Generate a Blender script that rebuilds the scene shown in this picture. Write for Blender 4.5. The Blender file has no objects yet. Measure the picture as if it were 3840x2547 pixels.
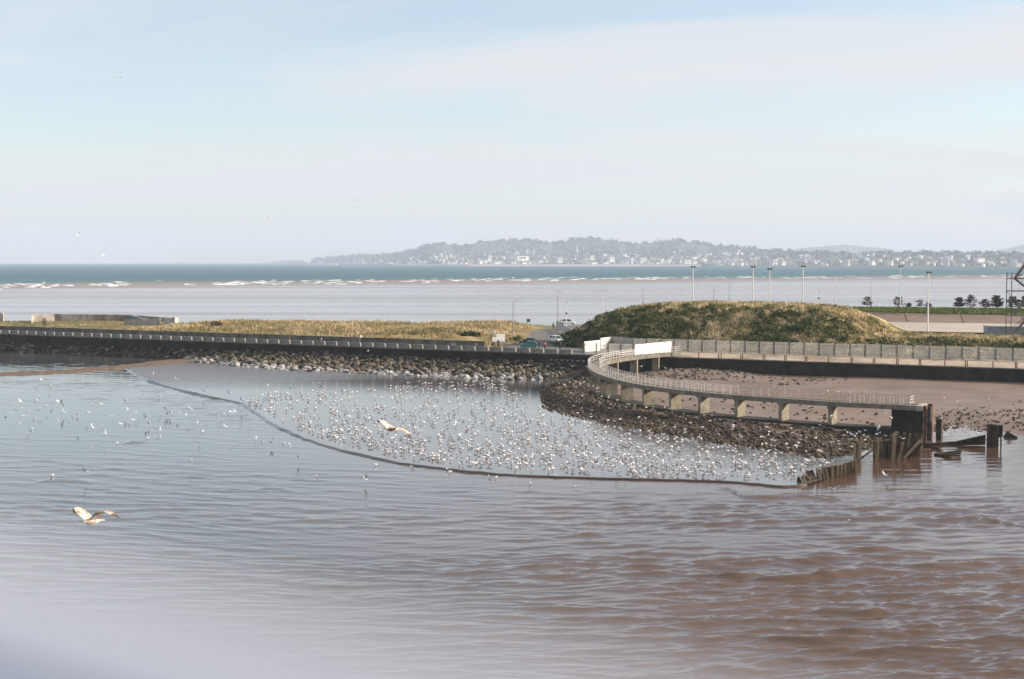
import bpy, math, random
import numpy as np
from mathutils import Vector, Matrix, noise as mnoise

rng = np.random.default_rng(7)
random.seed(7)
SC = bpy.context.scene
COL = SC.collection
PI = math.pi

# ------------------------------------------------------------------ camera
CAM_H = 23.1
LENS = 50.0
FPX = 3840 * LENS / 36.0            # focal length in photograph pixels
HORIZON = 981.5                     # photograph row of the level line
PITCH = math.atan((1273.5 - HORIZON) / FPX)
cam_data = bpy.data.cameras.new('camera')
cam_data.lens = LENS
cam_data.sensor_width = 36.0
cam_data.clip_start = 0.02
cam_data.clip_end = 80000
cam_data.dof.use_dof = True
cam_data.dof.focus_distance = 210
cam_data.dof.aperture_fstop = 2.0
cam = bpy.data.objects.new('camera', cam_data)
cam.location = (0, 0, CAM_H)
cam.rotation_euler = (PI / 2 - PITCH, 0, 0)
COL.objects.link(cam)
SC.camera = cam

# ------------------------------------------------------------------ sun and sky
SUN_EL = math.radians(22)
SUN_AZ = math.radians(86)           # clockwise from the view direction (+Y) towards +X
SUN_DIR = Vector((math.cos(SUN_EL) * math.sin(SUN_AZ), math.cos(SUN_EL) * math.cos(SUN_AZ), math.sin(SUN_EL)))
sun_data = bpy.data.lights.new('sun', 'SUN')
sun_data.energy = 4.7
sun_data.angle = math.radians(0.53)
sun_data.color = (1.0, 0.88, 0.74)
sun = bpy.data.objects.new('sun', sun_data)
sun.rotation_euler = SUN_DIR.to_track_quat('Z', 'Y').to_euler()
sun.location = (0, 0, 400)
COL.objects.link(sun)

world = bpy.data.worlds.new('World')
SC.world = world
world.use_nodes = True
wn = world.node_tree
wn.nodes.clear()

def wnode(kind, **kw):
    n = wn.nodes.new(kind)
    for k, v in kw.items():
        setattr(n, k, v)
    return n

def wmath(op, a, b=None, clamp=False):
    n = wnode('ShaderNodeMath', operation=op, use_clamp=clamp)
    for i, v in enumerate((a, b)):
        if v is None:
            continue
        if isinstance(v, (int, float)):
            n.inputs[i].default_value = v
        else:
            wn.links.new(v, n.inputs[i])
    return n.outputs[0]

w_out = wnode('ShaderNodeOutputWorld')
w_bg = wnode('ShaderNodeBackground')
w_tc = wnode('ShaderNodeTexCoord')
w_sep = wnode('ShaderNodeSeparateXYZ')
wn.links.new(w_tc.outputs['Generated'], w_sep.inputs[0])
w_z = wmath('MAXIMUM', w_sep.outputs[2], 0.004)      # the sky just under the level line is that of the level line
w_comb = wnode('ShaderNodeCombineXYZ')
wn.links.new(w_sep.outputs[0], w_comb.inputs[0])
wn.links.new(w_sep.outputs[1], w_comb.inputs[1])
wn.links.new(w_z, w_comb.inputs[2])
w_sky = wnode('ShaderNodeTexSky', sky_type='NISHITA', sun_disc=False)
w_sky.sun_elevation = SUN_EL
w_sky.sun_rotation = SUN_AZ
w_sky.altitude = 0
w_sky.air_density = 1.0
w_sky.dust_density = 0.6
w_sky.ozone_density = 2.0
wn.links.new(w_comb.outputs[0], w_sky.inputs[0])
# thin cirrus and a milky veil: a flat layer overhead seen in perspective
w_den = wmath('ADD', w_z, 0.09)
w_px = wmath('DIVIDE', w_sep.outputs[0], w_den)
w_py = wmath('DIVIDE', w_sep.outputs[1], w_den)
w_lay = wnode('ShaderNodeCombineXYZ')
wn.links.new(w_px, w_lay.inputs[0])
wn.links.new(w_py, w_lay.inputs[1])
w_map = wnode('ShaderNodeMapping')
w_map.inputs['Rotation'].default_value = (0, 0, math.radians(-14))
w_map.inputs['Scale'].default_value = (0.55, 1.0, 1.0)
w_map.inputs['Location'].default_value = (5.9, 13.2, 0)
wn.links.new(w_lay.outputs[0], w_map.inputs[0])
w_n1 = wnode('ShaderNodeTexNoise')
w_n1.inputs['Scale'].default_value = 0.55
w_n1.inputs['Detail'].default_value = 7
w_n1.inputs['Roughness'].default_value = 0.60
w_n1.inputs['Distortion'].default_value = 0.7
wn.links.new(w_map.outputs[0], w_n1.inputs['Vector'])
w_r1 = wnode('ShaderNodeMapRange', clamp=True, interpolation_type='SMOOTHSTEP')
w_r1.inputs['From Min'].default_value = 0.40
w_r1.inputs['From Max'].default_value = 0.62
w_r1.inputs['To Min'].default_value = 0.12
w_r1.inputs['To Max'].default_value = 1.0
wn.links.new(w_n1.outputs[0], w_r1.inputs[0])
w_mix = wnode('ShaderNodeMix', data_type='RGBA')
wn.links.new(w_r1.outputs[0], w_mix.inputs['Factor'])
w_gain = wnode('ShaderNodeMix', data_type='RGBA', blend_type='MULTIPLY')
w_gain.inputs['Factor'].default_value = 1.0
w_gain.inputs[7].default_value = (1.05, 0.98, 0.93, 1)
wn.links.new(w_sky.outputs[0], w_gain.inputs[6])
wn.links.new(w_gain.outputs[2], w_mix.inputs[6])
w_mix.inputs[7].default_value = (4.25, 4.2, 4.22, 1)   # sunlit thin cloud, in the sky texture's own units
wn.links.new(w_mix.outputs[2], w_bg.inputs[0])
w_bg.inputs[1].default_value = 0.10
wn.links.new(w_bg.outputs[0], w_out.inputs[0])

SC.view_settings.view_transform = 'Standard'
SC.view_settings.look = 'None'
SC.view_settings.exposure = 1.0
SC.view_settings.gamma = 1.0
SC.cycles.use_denoising = True
SC.cycles.max_bounces = 6
SC.cycles.diffuse_bounces = 2
SC.cycles.glossy_bounces = 3
SC.cycles.transmission_bounces = 2
SC.cycles.volume_bounces = 0
SC.cycles.caustics_reflective = False
SC.cycles.caustics_refractive = False

# ------------------------------------------------------------------ surveying: where a sight line of the photograph meets the place
_cp, _sp = math.cos(PITCH), math.sin(PITCH)
def ray(px, py):
    a, b = (px - 1920) / FPX, (1273.5 - py) / FPX
    return np.array([a, _cp + b * _sp, -_sp + b * _cp])
def P(px, py, z):
    """world point on the level z"""
    r = ray(px, py)
    t = (z - CAM_H) / r[2]
    return np.array([r[0] * t, r[1] * t, z])
def PD(px, py, d):
    """world point at the distance d ahead"""
    r = ray(px, py)
    t = d / r[1]
    return np.array([r[0] * t, d, CAM_H + r[2] * t])
def XP(px, d):
    return PD(px, 1273.5, d)[0]

# ------------------------------------------------------------------ helpers
def tag(o, label=None, cat=None, group=None, kind=None):
    if label: o['label'] = label
    if cat: o['category'] = cat
    if group: o['group'] = group
    if kind: o['kind'] = kind
    return o

def link(name, me, mats=None, parent=None, loc=None, rot=None, scl=None):
    if mats is not None:
        for m in (mats if isinstance(mats, (list, tuple)) else [mats]):
            if m.name not in [q.name for q in me.materials if q]:
                me.materials.append(m)
    o = bpy.data.objects.new(name, me)
    COL.objects.link(o)
    if parent is not None: o.parent = parent
    if loc is not None: o.location = loc
    if rot is not None: o.rotation_euler = rot
    if scl is not None: o.scale = scl
    return o

def empty(name, loc=(0, 0, 0), rz=0.0):
    o = bpy.data.objects.new(name, None)
    o.empty_display_size = 0.2
    COL.objects.link(o)
    o.location = loc
    o.rotation_euler = (0, 0, rz)
    return o

def np_mesh(name, V, F, smooth=False, midx=None):
    """V (n,3); F (m,3) or (m,4) int arrays, or a list of such arrays"""
    me = bpy.data.meshes.new(name)
    V = np.asarray(V, dtype=np.float32)
    Fs = F if isinstance(F, list) else [F]
    Fs = [np.asarray(f, dtype=np.int32) for f in Fs if len(f)]
    loops = np.concatenate([f.ravel() for f in Fs])
    tot = np.concatenate([np.full(len(f), f.shape[1], dtype=np.int32) for f in Fs])
    start = np.concatenate([[0], np.cumsum(tot)[:-1]]).astype(np.int32)
    me.vertices.add(len(V)); me.vertices.foreach_set('co', V.ravel())
    me.loops.add(len(loops)); me.loops.foreach_set('vertex_index', loops)
    me.polygons.add(len(tot)); me.polygons.foreach_set('loop_start', start)
    if midx is not None:
        me.polygons.foreach_set('material_index', np.asarray(midx, dtype=np.int32))
    me.polygons.foreach_set('use_smooth', np.full(len(tot), bool(smooth)))
    me.update(calc_edges=True)
    return me

class MB:
    """collects shapes into one mesh"""
    def __init__(self):
        self.v, self.f, self.m = [], [], []
    def add(self, V, F, m=0):
        b = len(self.v)
        self.v += [tuple(map(float, p)) for p in V]
        self.f += [tuple(b + i for i in f) for f in F]
        self.m += [m] * len(F)
        return self
    def hexa(self, p, m=0):
        """8 points: bottom ring then top ring, both anticlockwise from above"""
        return self.add(p, [(3, 2, 1, 0), (4, 5, 6, 7), (0, 1, 5, 4), (1, 2, 6, 5), (2, 3, 7, 6), (3, 0, 4, 7)], m)
    def box(self, c, s, m=0, rz=0.0, taper=1.0, M=None):
        hx, hy, hz = s[0] / 2, s[1] / 2, s[2] / 2
        p = []
        for z, k in ((-hz, 1.0), (hz, taper)):
            for x, y in ((-hx, -hy), (hx, -hy), (hx, hy), (-hx, hy)):
                p.append(Vector((x * k, y * k, z)))
        R = M if M is not None else Matrix.Rotation(rz, 3, 'Z')
        p = [R @ q + Vector(c) for q in p]
        return self.hexa(p, m)
    def bar(self, a, b, w, h=None, m=0, up=(0, 0, 1)):
        """rectangular bar from a to b"""
        h = h or w
        a, b = Vector(a), Vector(b)
        d = (b - a).normalized()
        u = Vector(up)
        if abs(d.dot(u)) > 0.98: u = Vector((0, 1, 0))
        s = d.cross(u).normalized(); t = s.cross(d).normalized()
        s, t = s * w / 2, t * h / 2
        p = [a - s - t, a + s - t, b + s - t, b - s - t, a - s + t, a + s + t, b + s + t, b - s + t]
        return self.hexa(p, m)
    def tube(self, pts, rad, n=8, m=0, caps=True, squash=1.0):
        pts = [Vector(p) for p in pts]
        rad = rad if isinstance(rad, (list, tuple)) else [rad] * len(pts)
        b = len(self.v)
        for i, p in enumerate(pts):
            d = (pts[min(i + 1, len(pts) - 1)] - pts[max(i - 1, 0)]).normalized()
            u = Vector((0, 0, 1)) if abs(d.z) < 0.9 else Vector((0, 1, 0))
            s = d.cross(u).normalized(); t = s.cross(d).normalized()
            for k in range(n):
                a = 2 * PI * k / n
                q = p + s * math.cos(a) * rad[i] + t * math.sin(a) * rad[i] * squash
                self.v.append(tuple(q))
        for i in range(len(pts) - 1):
            for k in range(n):
                k2 = (k + 1) % n
                self.f.append((b + i * n + k, b + i * n + k2, b + (i + 1) * n + k2, b + (i + 1) * n + k)); self.m.append(m)
        if caps:
            self.f.append(tuple(b + k for k in reversed(range(n)))); self.m.append(m)
            e = b + (len(pts) - 1) * n
            self.f.append(tuple(e + k for k in range(n))); self.m.append(m)
        return self
    def loft(self, rings, m=0, caps=True, closed=True):
        """rings of equal length, quads between"""
        b = len(self.v); n = len(rings[0])
        for r in rings: self.v += [tuple(map(float, p)) for p in r]
        for i in range(len(rings) - 1):
            for k in range(n if closed else n - 1):
                k2 = (k + 1) % n
                mm = m[i] if isinstance(m, list) else m
                self.f.append((b + i * n + k, b + i * n + k2, b + (i + 1) * n + k2, b + (i + 1) * n + k)); self.m.append(mm)
        if caps and closed:
            self.f.append(tuple(b + k for k in reversed(range(n)))); self.m.append(m[0] if isinstance(m, list) else m)
            e = b + (len(rings) - 1) * n
            self.f.append(tuple(e + k for k in range(n))); self.m.append(m[-1] if isinstance(m, list) else m)
        return self
    def mesh(self, name, smooth=False):
        me = bpy.data.meshes.new(name)
        me.from_pydata(self.v, [], self.f)
        me.polygons.foreach_set('material_index', self.m)
        if smooth: me.polygons.foreach_set('use_smooth', [True] * len(self.f))
        me.update()
        return me
    def build(self, name, mats, parent=None, smooth=False, **kw):
        return link(name, self.mesh(name, smooth), mats, parent, **kw)

def copy_tree(o, parent=None):
    c = o.copy(); COL.objects.link(c)
    if parent is not None: c.parent = parent
    for ch in list(o.children): copy_tree(ch, c)
    return c

def grid_noise(seed, n=256):
    r = np.random.default_rng(seed)
    return r.random((n, n)).astype(np.float32)
_NT = {}
def vnoise(x, y, seed=0):
    """smooth value noise on arrays, 0..1, unit lattice"""
    T = _NT.setdefault(seed, grid_noise(seed))
    n = T.shape[0]
    xi, yi = np.floor(x).astype(int), np.floor(y).astype(int)
    fx, fy = x - xi, y - yi
    fx, fy = fx * fx * (3 - 2 * fx), fy * fy * (3 - 2 * fy)
    a, b = T[xi % n, yi % n], T[(xi + 1) % n, yi % n]
    c, d = T[xi % n, (yi + 1) % n], T[(xi + 1) % n, (yi + 1) % n]
    return (a * (1 - fx) + b * fx) * (1 - fy) + (c * (1 - fx) + d * fx) * fy
def fbm(x, y, seed=0, octv=4, gain=0.5):
    s, a, t = 0, 1.0, 0
    for i in range(octv):
        s = s + a * vnoise(x * 2 ** i + 17.3 * i, y * 2 ** i + 9.1 * i, seed + i)
        t += a; a *= gain
    return s / t
def sstep(a, b, x):
    t = np.clip((x - a) / (b - a), 0, 1)
    return t * t * (3 - 2 * t)

# ------------------------------------------------------------------ materials
MATS = {}
def mat(name, ramp, scale=1.0, rough=0.8, bump=0.0, bscale=None, bdist=0.05, detail=5, coords='Object', spec=0.3,
        metallic=0.0, stretch=(1, 1, 1), rnd=0.0, dist=0.0, ramp2=None, scale2=None, mixf=0.5, ior=1.45, rough2=None, weight_up=None):
    m = bpy.data.materials.new(name); m.use_nodes = True
    nt = m.node_tree; nt.nodes.clear()
    N = lambda k: nt.nodes.new(k)
    L = nt.links.new
    out = N('ShaderNodeOutputMaterial'); bs = N('ShaderNodeBsdfPrincipled')
    L(bs.outputs[0], out.inputs[0])
    bs.inputs['Metallic'].default_value = metallic
    bs.inputs['Roughness'].default_value = rough
    bs.inputs['Specular IOR Level'].default_value = spec
    bs.inputs['IOR'].default_value = ior
    if coords == 'World':
        src = N('ShaderNodeNewGeometry').outputs['Position']
    else:
        src = N('ShaderNodeTexCoord').outputs[coords]
    mp = N('ShaderNodeMapping'); mp.inputs['Scale'].default_value = stretch
    L(src, mp.inputs[0])
    def noise(sc, det):
        n = N('ShaderNodeTexNoise'); n.inputs['Scale'].default_value = sc
        n.inputs['Detail'].default_value = det; n.inputs['Roughness'].default_value = 0.6
        n.inputs['Distortion'].default_value = dist
        L(mp.outputs[0], n.inputs['Vector']); return n.outputs[0]
    def ramp_of(fac, rp):
        r = N('ShaderNodeValToRGB'); el = r.color_ramp.elements
        rp = rp if isinstance(rp[0][0], (int, float)) and len(rp[0]) == 2 else [(i / max(1, len(rp) - 1) * 0.5 + 0.25, c) for i, c in enumerate(rp)]
        while len(el) < len(rp): el.new(0.5)
        for e, (p, c) in zip(el, rp):
            e.position = p; e.color = (*c, 1)
        L(fac, r.inputs[0]); return r.outputs[0]
    col = ramp_of(noise(scale, detail), ramp) if len(ramp) > 1 else None
    if col is None:
        rgb = N('ShaderNodeRGB'); c0 = ramp[0] if len(ramp[0]) == 3 else ramp[0][1]
        rgb.outputs[0].default_value = (*c0, 1); col = rgb.outputs[0]
    if ramp2:
        c2 = ramp_of(noise(scale2, 3), ramp2)
        mx = N('ShaderNodeMix'); mx.data_type = 'RGBA'; mx.blend_type = 'MULTIPLY'
        mx.inputs['Factor'].default_value = mixf
        L(col, mx.inputs[6]); L(c2, mx.inputs[7]); col = mx.outputs[2]
    if rnd:
        oi = N('ShaderNodeObjectInfo'); mr = N('ShaderNodeMapRange')
        mr.inputs['To Min'].default_value = 1 - rnd; mr.inputs['To Max'].default_value = 1 + rnd
        L(oi.outputs['Random'], mr.inputs[0])
        mx = N('ShaderNodeVectorMath'); mx.operation = 'SCALE'
        L(col, mx.inputs[0]); L(mr.outputs[0], mx.inputs['Scale']); col = mx.outputs[0]
    L(col, bs.inputs['Base Color'])
    if rough2 is not None:
        mr = N('ShaderNodeMapRange'); mr.inputs['From Min'].default_value = 0.35; mr.inputs['From Max'].default_value = 0.65
        mr.inputs['To Min'].default_value = rough; mr.inputs['To Max'].default_value = rough2
        L(noise(scale * 0.7, 3), mr.inputs[0]); L(mr.outputs[0], bs.inputs['Roughness'])
    if bump:
        b = N('ShaderNodeBump'); b.inputs['Strength'].default_value = bump; b.inputs['Distance'].default_value = bdist
        L(noise(bscale or scale * 3, 5), b.inputs['Height']); L(b.outputs[0], bs.inputs['Normal'])
    MATS[name] = m
    return m

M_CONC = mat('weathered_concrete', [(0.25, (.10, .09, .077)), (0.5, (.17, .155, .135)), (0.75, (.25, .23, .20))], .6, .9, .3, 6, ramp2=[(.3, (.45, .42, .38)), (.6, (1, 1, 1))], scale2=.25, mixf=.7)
M_CONC_L = mat('pale_concrete', [(0.3, (.34, .315, .27)), (0.7, (.50, .47, .41))], .9, .9, .25, 7, ramp2=[(.3, (.6, .56, .5)), (.6, (1, 1, 1))], scale2=.3, mixf=.6)
M_CONC_W = mat('weedy_shade_concrete', [(0.3, (.018, .019, .012)), (0.5, (.034, .032, .022)), (0.75, (.06, .052, .036))], .5, .85, .4, 4)  # near-black tone puts the walls' shade into the colour, along with weed stain
M_PIER = mat('algae_tinged_concrete', [(0.3, (.15, .13, .09)), (0.55, (.27, .24, .175)), (0.75, (.34, .31, .24))], .8, .9, .3, 5, coords='World')
M_DECK = mat('walkway_concrete', [(0.3, (.12, .11, .09)), (0.55, (.20, .18, .145)), (0.75, (.27, .245, .205))], .8, .9, .3, 5, coords='World')
M_ASPH = mat('worn_asphalt', [(0.3, (.10, .095, .09)), (0.7, (.17, .16, .15))], .35, .95, .2, 12, coords='World')
M_GRAVEL = mat('sandy_gravel', [(0.3, (.23, .18, .13)), (0.5, (.36, .29, .22)), (0.7, (.47, .40, .31))], .8, .95, .5, 5, coords='World', ramp2=[(.35, (.45, .42, .33)), (.55, (1, 1, 1))], scale2=.12, mixf=.8)
M_SAND = mat('damp_sand', [(0.3, (.135, .090, .066)), (0.55, (.195, .132, .098)), (0.75, (.245, .172, .130))], .10, .62, .35, 2.2, coords='World', spec=.35, rough2=.45)
M_SOIL = mat('grassland_soil', [(0.3, (.10, .105, .03)), (0.5, (.23, .17, .075)), (0.7, (.36, .27, .14))], .09, .95, .8, 1.3, bdist=.4, coords='World')
M_MOUND = mat('mound_turf', [(0.36, (.04, .06, .016)), (0.45, (.15, .14, .045)), (0.55, (.40, .30, .15)), (.66, (.58, .45, .27))], .22, .95, .8, 1.2, bdist=.5, coords='World')
M_LAWN = mat('mown_bank_grass', [(0.3, (.085, .125, .02)), (0.7, (.15, .18, .035))], .25, .95, .6, 3, bdist=.2, coords='World')
M_GOLD = mat('dry_marram_grass', [(0.3, (.22, .18, .075)), (0.5, (.45, .35, .19)), (0.72, (.64, .52, .35))], .11, .9, coords='World', ramp2=[(.3, (.42, .46, .22)), (.55, (1, 1, 1))], scale2=.035, mixf=.9)
M_MGRASS = mat('mound_grass_blades', [(0.38, (.06, .085, .018)), (0.46, (.26, .215, .085)), (0.58, (.66, .52, .32))], .24, .9, coords='World')
M_BUSH = mat('scrub_leaves', [(0.35, (.022, .04, .010)), (0.55, (.055, .08, .018)), (0.72, (.13, .125, .03))], .3, .85, coords='World')
M_BOULD = mat('grey_boulder_stone', [(0.3, (.055, .045, .033)), (0.5, (.125, .105, .082)), (0.72, (.24, .21, .175))], .9, .9, .5, 3.5, rnd=.35)
M_BOULDW = mat('bleached_boulder_stone', [(0.3, (.20, .19, .175)), (0.7, (.44, .42, .40))], .9, .85, .4, 3.5, rnd=.15)
M_BOULDG = mat('algae_shade_boulder_stone', [(0.3, (.022, .020, .012)), (0.5, (.058, .050, .033)), (0.72, (.15, .125, .085))], .9, .9, .5, 3.5, rnd=.35)  # dark tone holds algae and the painted shade of the wall
M_ROCK = mat('weed_dark_rock', [(0.3, (.022, .017, .011)), (0.5, (.060, .044, .028)), (0.72, (.165, .122, .080))], 1.4, .8, .4, 5, rnd=.4)
M_ROCKW = mat('bank_rubble', [(0.3, (.018, .014, .010)), (0.5, (.050, .038, .025)), (0.72, (.12, .09, .06))], .8, .85, .6, 4, bdist=.15, coords='World')
M_RAIL = mat('pale_rail_paint', [(0.3, (.66, .60, .54)), (0.7, (.80, .75, .70))], 2, .5, rnd=.08)
M_RAILR = mat('rusted_rail_paint', [(0.3, (.20, .09, .05)), (0.5, (.42, .30, .24)), (0.7, (.62, .55, .50))], 3, .7)
M_GALV = mat('galvanised_steel', [(0.3, (.42, .40, .38)), (0.7, (.58, .56, .53))], .5, .55, coords='World', metallic=.1)
M_POST = mat('dark_galvanised_post', [(0.3, (.08, .085, .095)), (0.7, (.14, .145, .155))], 1, .6)
M_WHITE = mat('white_hoarding_paint', [(0.25, (.60, .56, .50)), (0.6, (.80, .77, .72))], .8, .6, coords='World')
M_LAMP = mat('painted_lamp_steel', [(0.3, (.60, .59, .58)), (0.7, (.74, .73, .72))], .6, .5, rnd=.05)
M_LAMPD = mat('dull_lamp_steel', [(0.3, (.23, .21, .20)), (0.7, (.34, .32, .31))], .6, .6)
M_DARK = mat('dark_metal', [(0.3, (.035, .034, .036)), (0.7, (.075, .07, .07))], 2, .55)
M_RUST = mat('rusty_iron', [(0.3, (.07, .03, .018)), (0.5, (.17, .07, .04)), (0.7, (.28, .13, .075))], 2.2, .85, .3, 8)
M_TIMBER = mat('silty_timber', [(0.3, (.13, .09, .05)), (0.5, (.32, .235, .14)), (0.72, (.50, .39, .25))], 1.6, .85, .5, 9, stretch=(1, 1, .25), rnd=.18)
M_TIMBERD = mat('sodden_dark_timber', [(0.3, (.018, .013, .009)), (0.5, (.055, .040, .024)), (0.72, (.11, .08, .05))], 1.6, .75, .5, 9, stretch=(1, 1, .25), rnd=.25)
M_BASIN = mat('basin_slope_concrete', [(0.3, (.17, .12, .09)), (0.7, (.25, .185, .145))], .12, .95, .2, 3, coords='World')
M_FLOOR = mat('basin_floor_concrete', [(0.3, (.33, .28, .23)), (0.7, (.46, .40, .345))], .06, .95, coords='World')
M_FAC = mat('far_render_white', [(0.3, (.60, .57, .54)), (0.7, (.80, .78, .75))], .02, .8, rnd=.2)
M_FACG = mat('far_render_grey', [(0.3, (.34, .32, .31)), (0.7, (.50, .47, .45))], .02, .8, rnd=.25)
M_FACB = mat('far_brick', [(0.3, (.30, .22, .18)), (0.7, (.42, .32, .27))], .02, .85)
M_SLATE = mat('slate_roof', [(0.3, (.10, .10, .11)), (0.7, (.18, .175, .18))], .05, .8, rnd=.3)
M_WINF = mat('far_window_glass', [(.07, .085, .10)], 1, .2, spec=.5)
M_WOOD_FAR = mat('far_woodland', [(0.3, (.035, .05, .035)), (0.5, (.07, .085, .05)), (0.7, (.135, .14, .085))], .012, .95, coords='World')
M_TREE_FAR = mat('far_tree_leaves', [(0.3, (.025, .04, .025)), (0.7, (.075, .085, .05))], .02, .95, coords='World')
M_QUAYFAR = mat('far_granite', [(0.3, (.50, .45, .39)), (0.7, (.64, .58, .51))], .01, .9, coords='World')
M_BARK = mat('pine_bark', [(0.3, (.05, .035, .025)), (0.7, (.11, .08, .06))], 3, .95)
M_PINE = mat('pine_needles', [(0.3, (.012, .022, .010)), (0.55, (.035, .050, .018)), (0.75, (.075, .085, .03))], 1.2, .85, coords='World')
M_GW = mat('gull_white', [(.84, .83, .82)], 1, .8)
M_GG = mat('gull_grey', [(.52, .52, .53)], 1, .8)
M_GD = mat('gull_dark', [(.045, .035, .03)], 1, .8)
M_GR = mat('gull_red_bill', [(.42, .10, .05)], 1, .6)
M_GB = mat('gull_brown_mottle', [(0.35, (.22, .15, .10)), (0.5, (.45, .36, .28)), (0.62, (.74, .68, .60))], 9, .85)
M_GBD = mat('gull_brown_dark', [(0.3, (.035, .022, .015)), (0.7, (.13, .085, .055))], 8, .85)
M_BLOCK = mat('parapet_concrete', [(0.3, (.20, .185, .16)), (0.7, (.36, .335, .30))], .7, .9, .3, 6, ramp2=[(.3, (.5, .47, .42)), (.6, (1, 1, 1))], scale2=.35, mixf=.7)
M_FOAM = mat('foam', [(.86, .87, .88)], 1, .7)
HAZE_DENSITY = 9e-5

# ================================================================== THE WALL LINE: s runs along it, p is the distance landward of it
WO = np.array([17.2, 287.2]); WU = np.array([.8706, -.4916]); WN = np.array([.4916, .8706])
T = 4.2                                           # quay level above the water
def SP(X):
    d = np.asarray(X)[..., :2] - WO
    return d @ WU, d @ WN
def XY(s, p):
    s, p = np.asarray(s, float), np.asarray(p, float)
    return WO + s[..., None] * WU + p[..., None] * WN
def edge_p(s):
    return np.interp(s, [-400, 0, 17.7, 81.6, 170], [0, 0, 2.3, 3.9, 6.5])

# ================================================================== WATER
def water_nodes(name):
    m = bpy.data.materials.new(name); m.use_nodes = True
    nt = m.node_tree; nt.nodes.clear()
    out = nt.nodes.new('ShaderNodeOutputMaterial'); bs = nt.nodes.new('ShaderNodeBsdfPrincipled')
    nt.links.new(bs.outputs[0], out.inputs[0])
    bs.inputs['IOR'].default_value = 1.33
    geo = nt.nodes.new('ShaderNodeNewGeometry')
    def N(k, **kw):
        n = nt.nodes.new(k)
        for a, b in kw.items(): setattr(n, a, b)
        return n
    def noise(scale, stretch=(1, 1, 1), detail=4, rot=0, dist=0, rough=.55):
        mp = N('ShaderNodeMapping'); mp.inputs['Scale'].default_value = stretch; mp.inputs['Rotation'].default_value = (0, 0, rot)
        nt.links.new(geo.outputs['Position'], mp.inputs[0])
        n = N('ShaderNodeTexNoise'); n.inputs['Scale'].default_value = scale; n.inputs['Detail'].default_value = detail
        n.inputs['Distortion'].default_value = dist; n.inputs['Roughness'].default_value = rough
        nt.links.new(mp.outputs[0], n.inputs['Vector']); return n.outputs[0]
    def math_(op, a, b=None, c=None, clamp=False):
        n = N('ShaderNodeMath', operation=op, use_clamp=clamp)
        for i, v in enumerate((a, b, c)):
            if v is None: continue
            if isinstance(v, (int, float)): n.inputs[i].default_value = v
            else: nt.links.new(v, n.inputs[i])
        return n.outputs[0]
    def ramp(fac, els):
        r = N('ShaderNodeValToRGB'); e = r.color_ramp.elements
        while len(e) < len(els): e.new(.5)
        for q, (p, c) in zip(e, els): q.position = p; q.color = (*c, 1)
        nt.links.new(fac, r.inputs[0]); return r.outputs[0]
    def rng_(v, a, b, c, d):
        n = N('ShaderNodeMapRange', clamp=True, interpolation_type='SMOOTHSTEP')
        for i, q in enumerate((a, b, c, d)): n.inputs[i + 1].default_value = q
        nt.links.new(v, n.inputs[0]); return n.outputs[0]
    def bump(h, strength, dist_, prev=None):
        b = N('ShaderNodeBump'); b.inputs['Strength'].default_value = 1.0
        b.inputs['Distance'].default_value = dist_
        if isinstance(strength, (int, float)): b.inputs['Strength'].default_value = strength
        else: nt.links.new(strength, b.inputs['Strength'])
        nt.links.new(h, b.inputs['Height'])
        if prev is not None: nt.links.new(prev, b.inputs['Normal'])
        return b.outputs[0]
    sep = N('ShaderNodeSeparateXYZ'); nt.links.new(geo.outputs['Position'], sep.inputs[0])
    return m, nt, bs, noise, math_, ramp, rng_, bump, sep

# river: muddy body under a reflecting skin
m, nt, bs, noise, math_, ramp, rng_, bump, sep = water_nodes('river_water')
silt = ramp(noise(.03, detail=3), [(.35, (.074, .043, .027)), (.65, (.106, .067, .048))])
sky_tint = ramp(noise(.03, detail=3), [(.35, (.070, .072, .075)), (.65, (.095, .095, .096))])       # bluer body colour on the left stands in for sky reflection
sd_ = rng_(math_('ADD', math_('SUBTRACT', sep.outputs[0], math_('MULTIPLY', sep.outputs[1], .02)), math_('MULTIPLY', noise(.03, detail=3), 30)), -28, 32, 0, 1)
mxc = nt.nodes.new('ShaderNodeMix'); mxc.data_type = 'RGBA'; nt.links.new(sd_, mxc.inputs[0]); nt.links.new(sky_tint, mxc.inputs[6]); nt.links.new(silt, mxc.inputs[7]); nt.links.new(mxc.outputs[2], bs.inputs['Base Color'])
bs.inputs['Roughness'].default_value = .05
bs.inputs['IOR'].default_value = 1.5
near = rng_(sep.outputs[1], 85, 210, 1.0, .22)
side = rng_(math_('SUBTRACT', sep.outputs[0], math_('MULTIPLY', sep.outputs[1], .06)), -40, 25, .45, 1.0)
st = math_('MULTIPLY', near, side)
b1 = bump(noise(1.5, (.40, 1.6, 1), 6, .12), math_('MULTIPLY', st, .42), .05)
b2 = bump(noise(6.0, (.5, 1.4, 1), 4, -.2), math_('MULTIPLY', st, .5), .022, b1)
nt.links.new(b2, bs.inputs['Normal'])
M_RIVER = m

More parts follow.
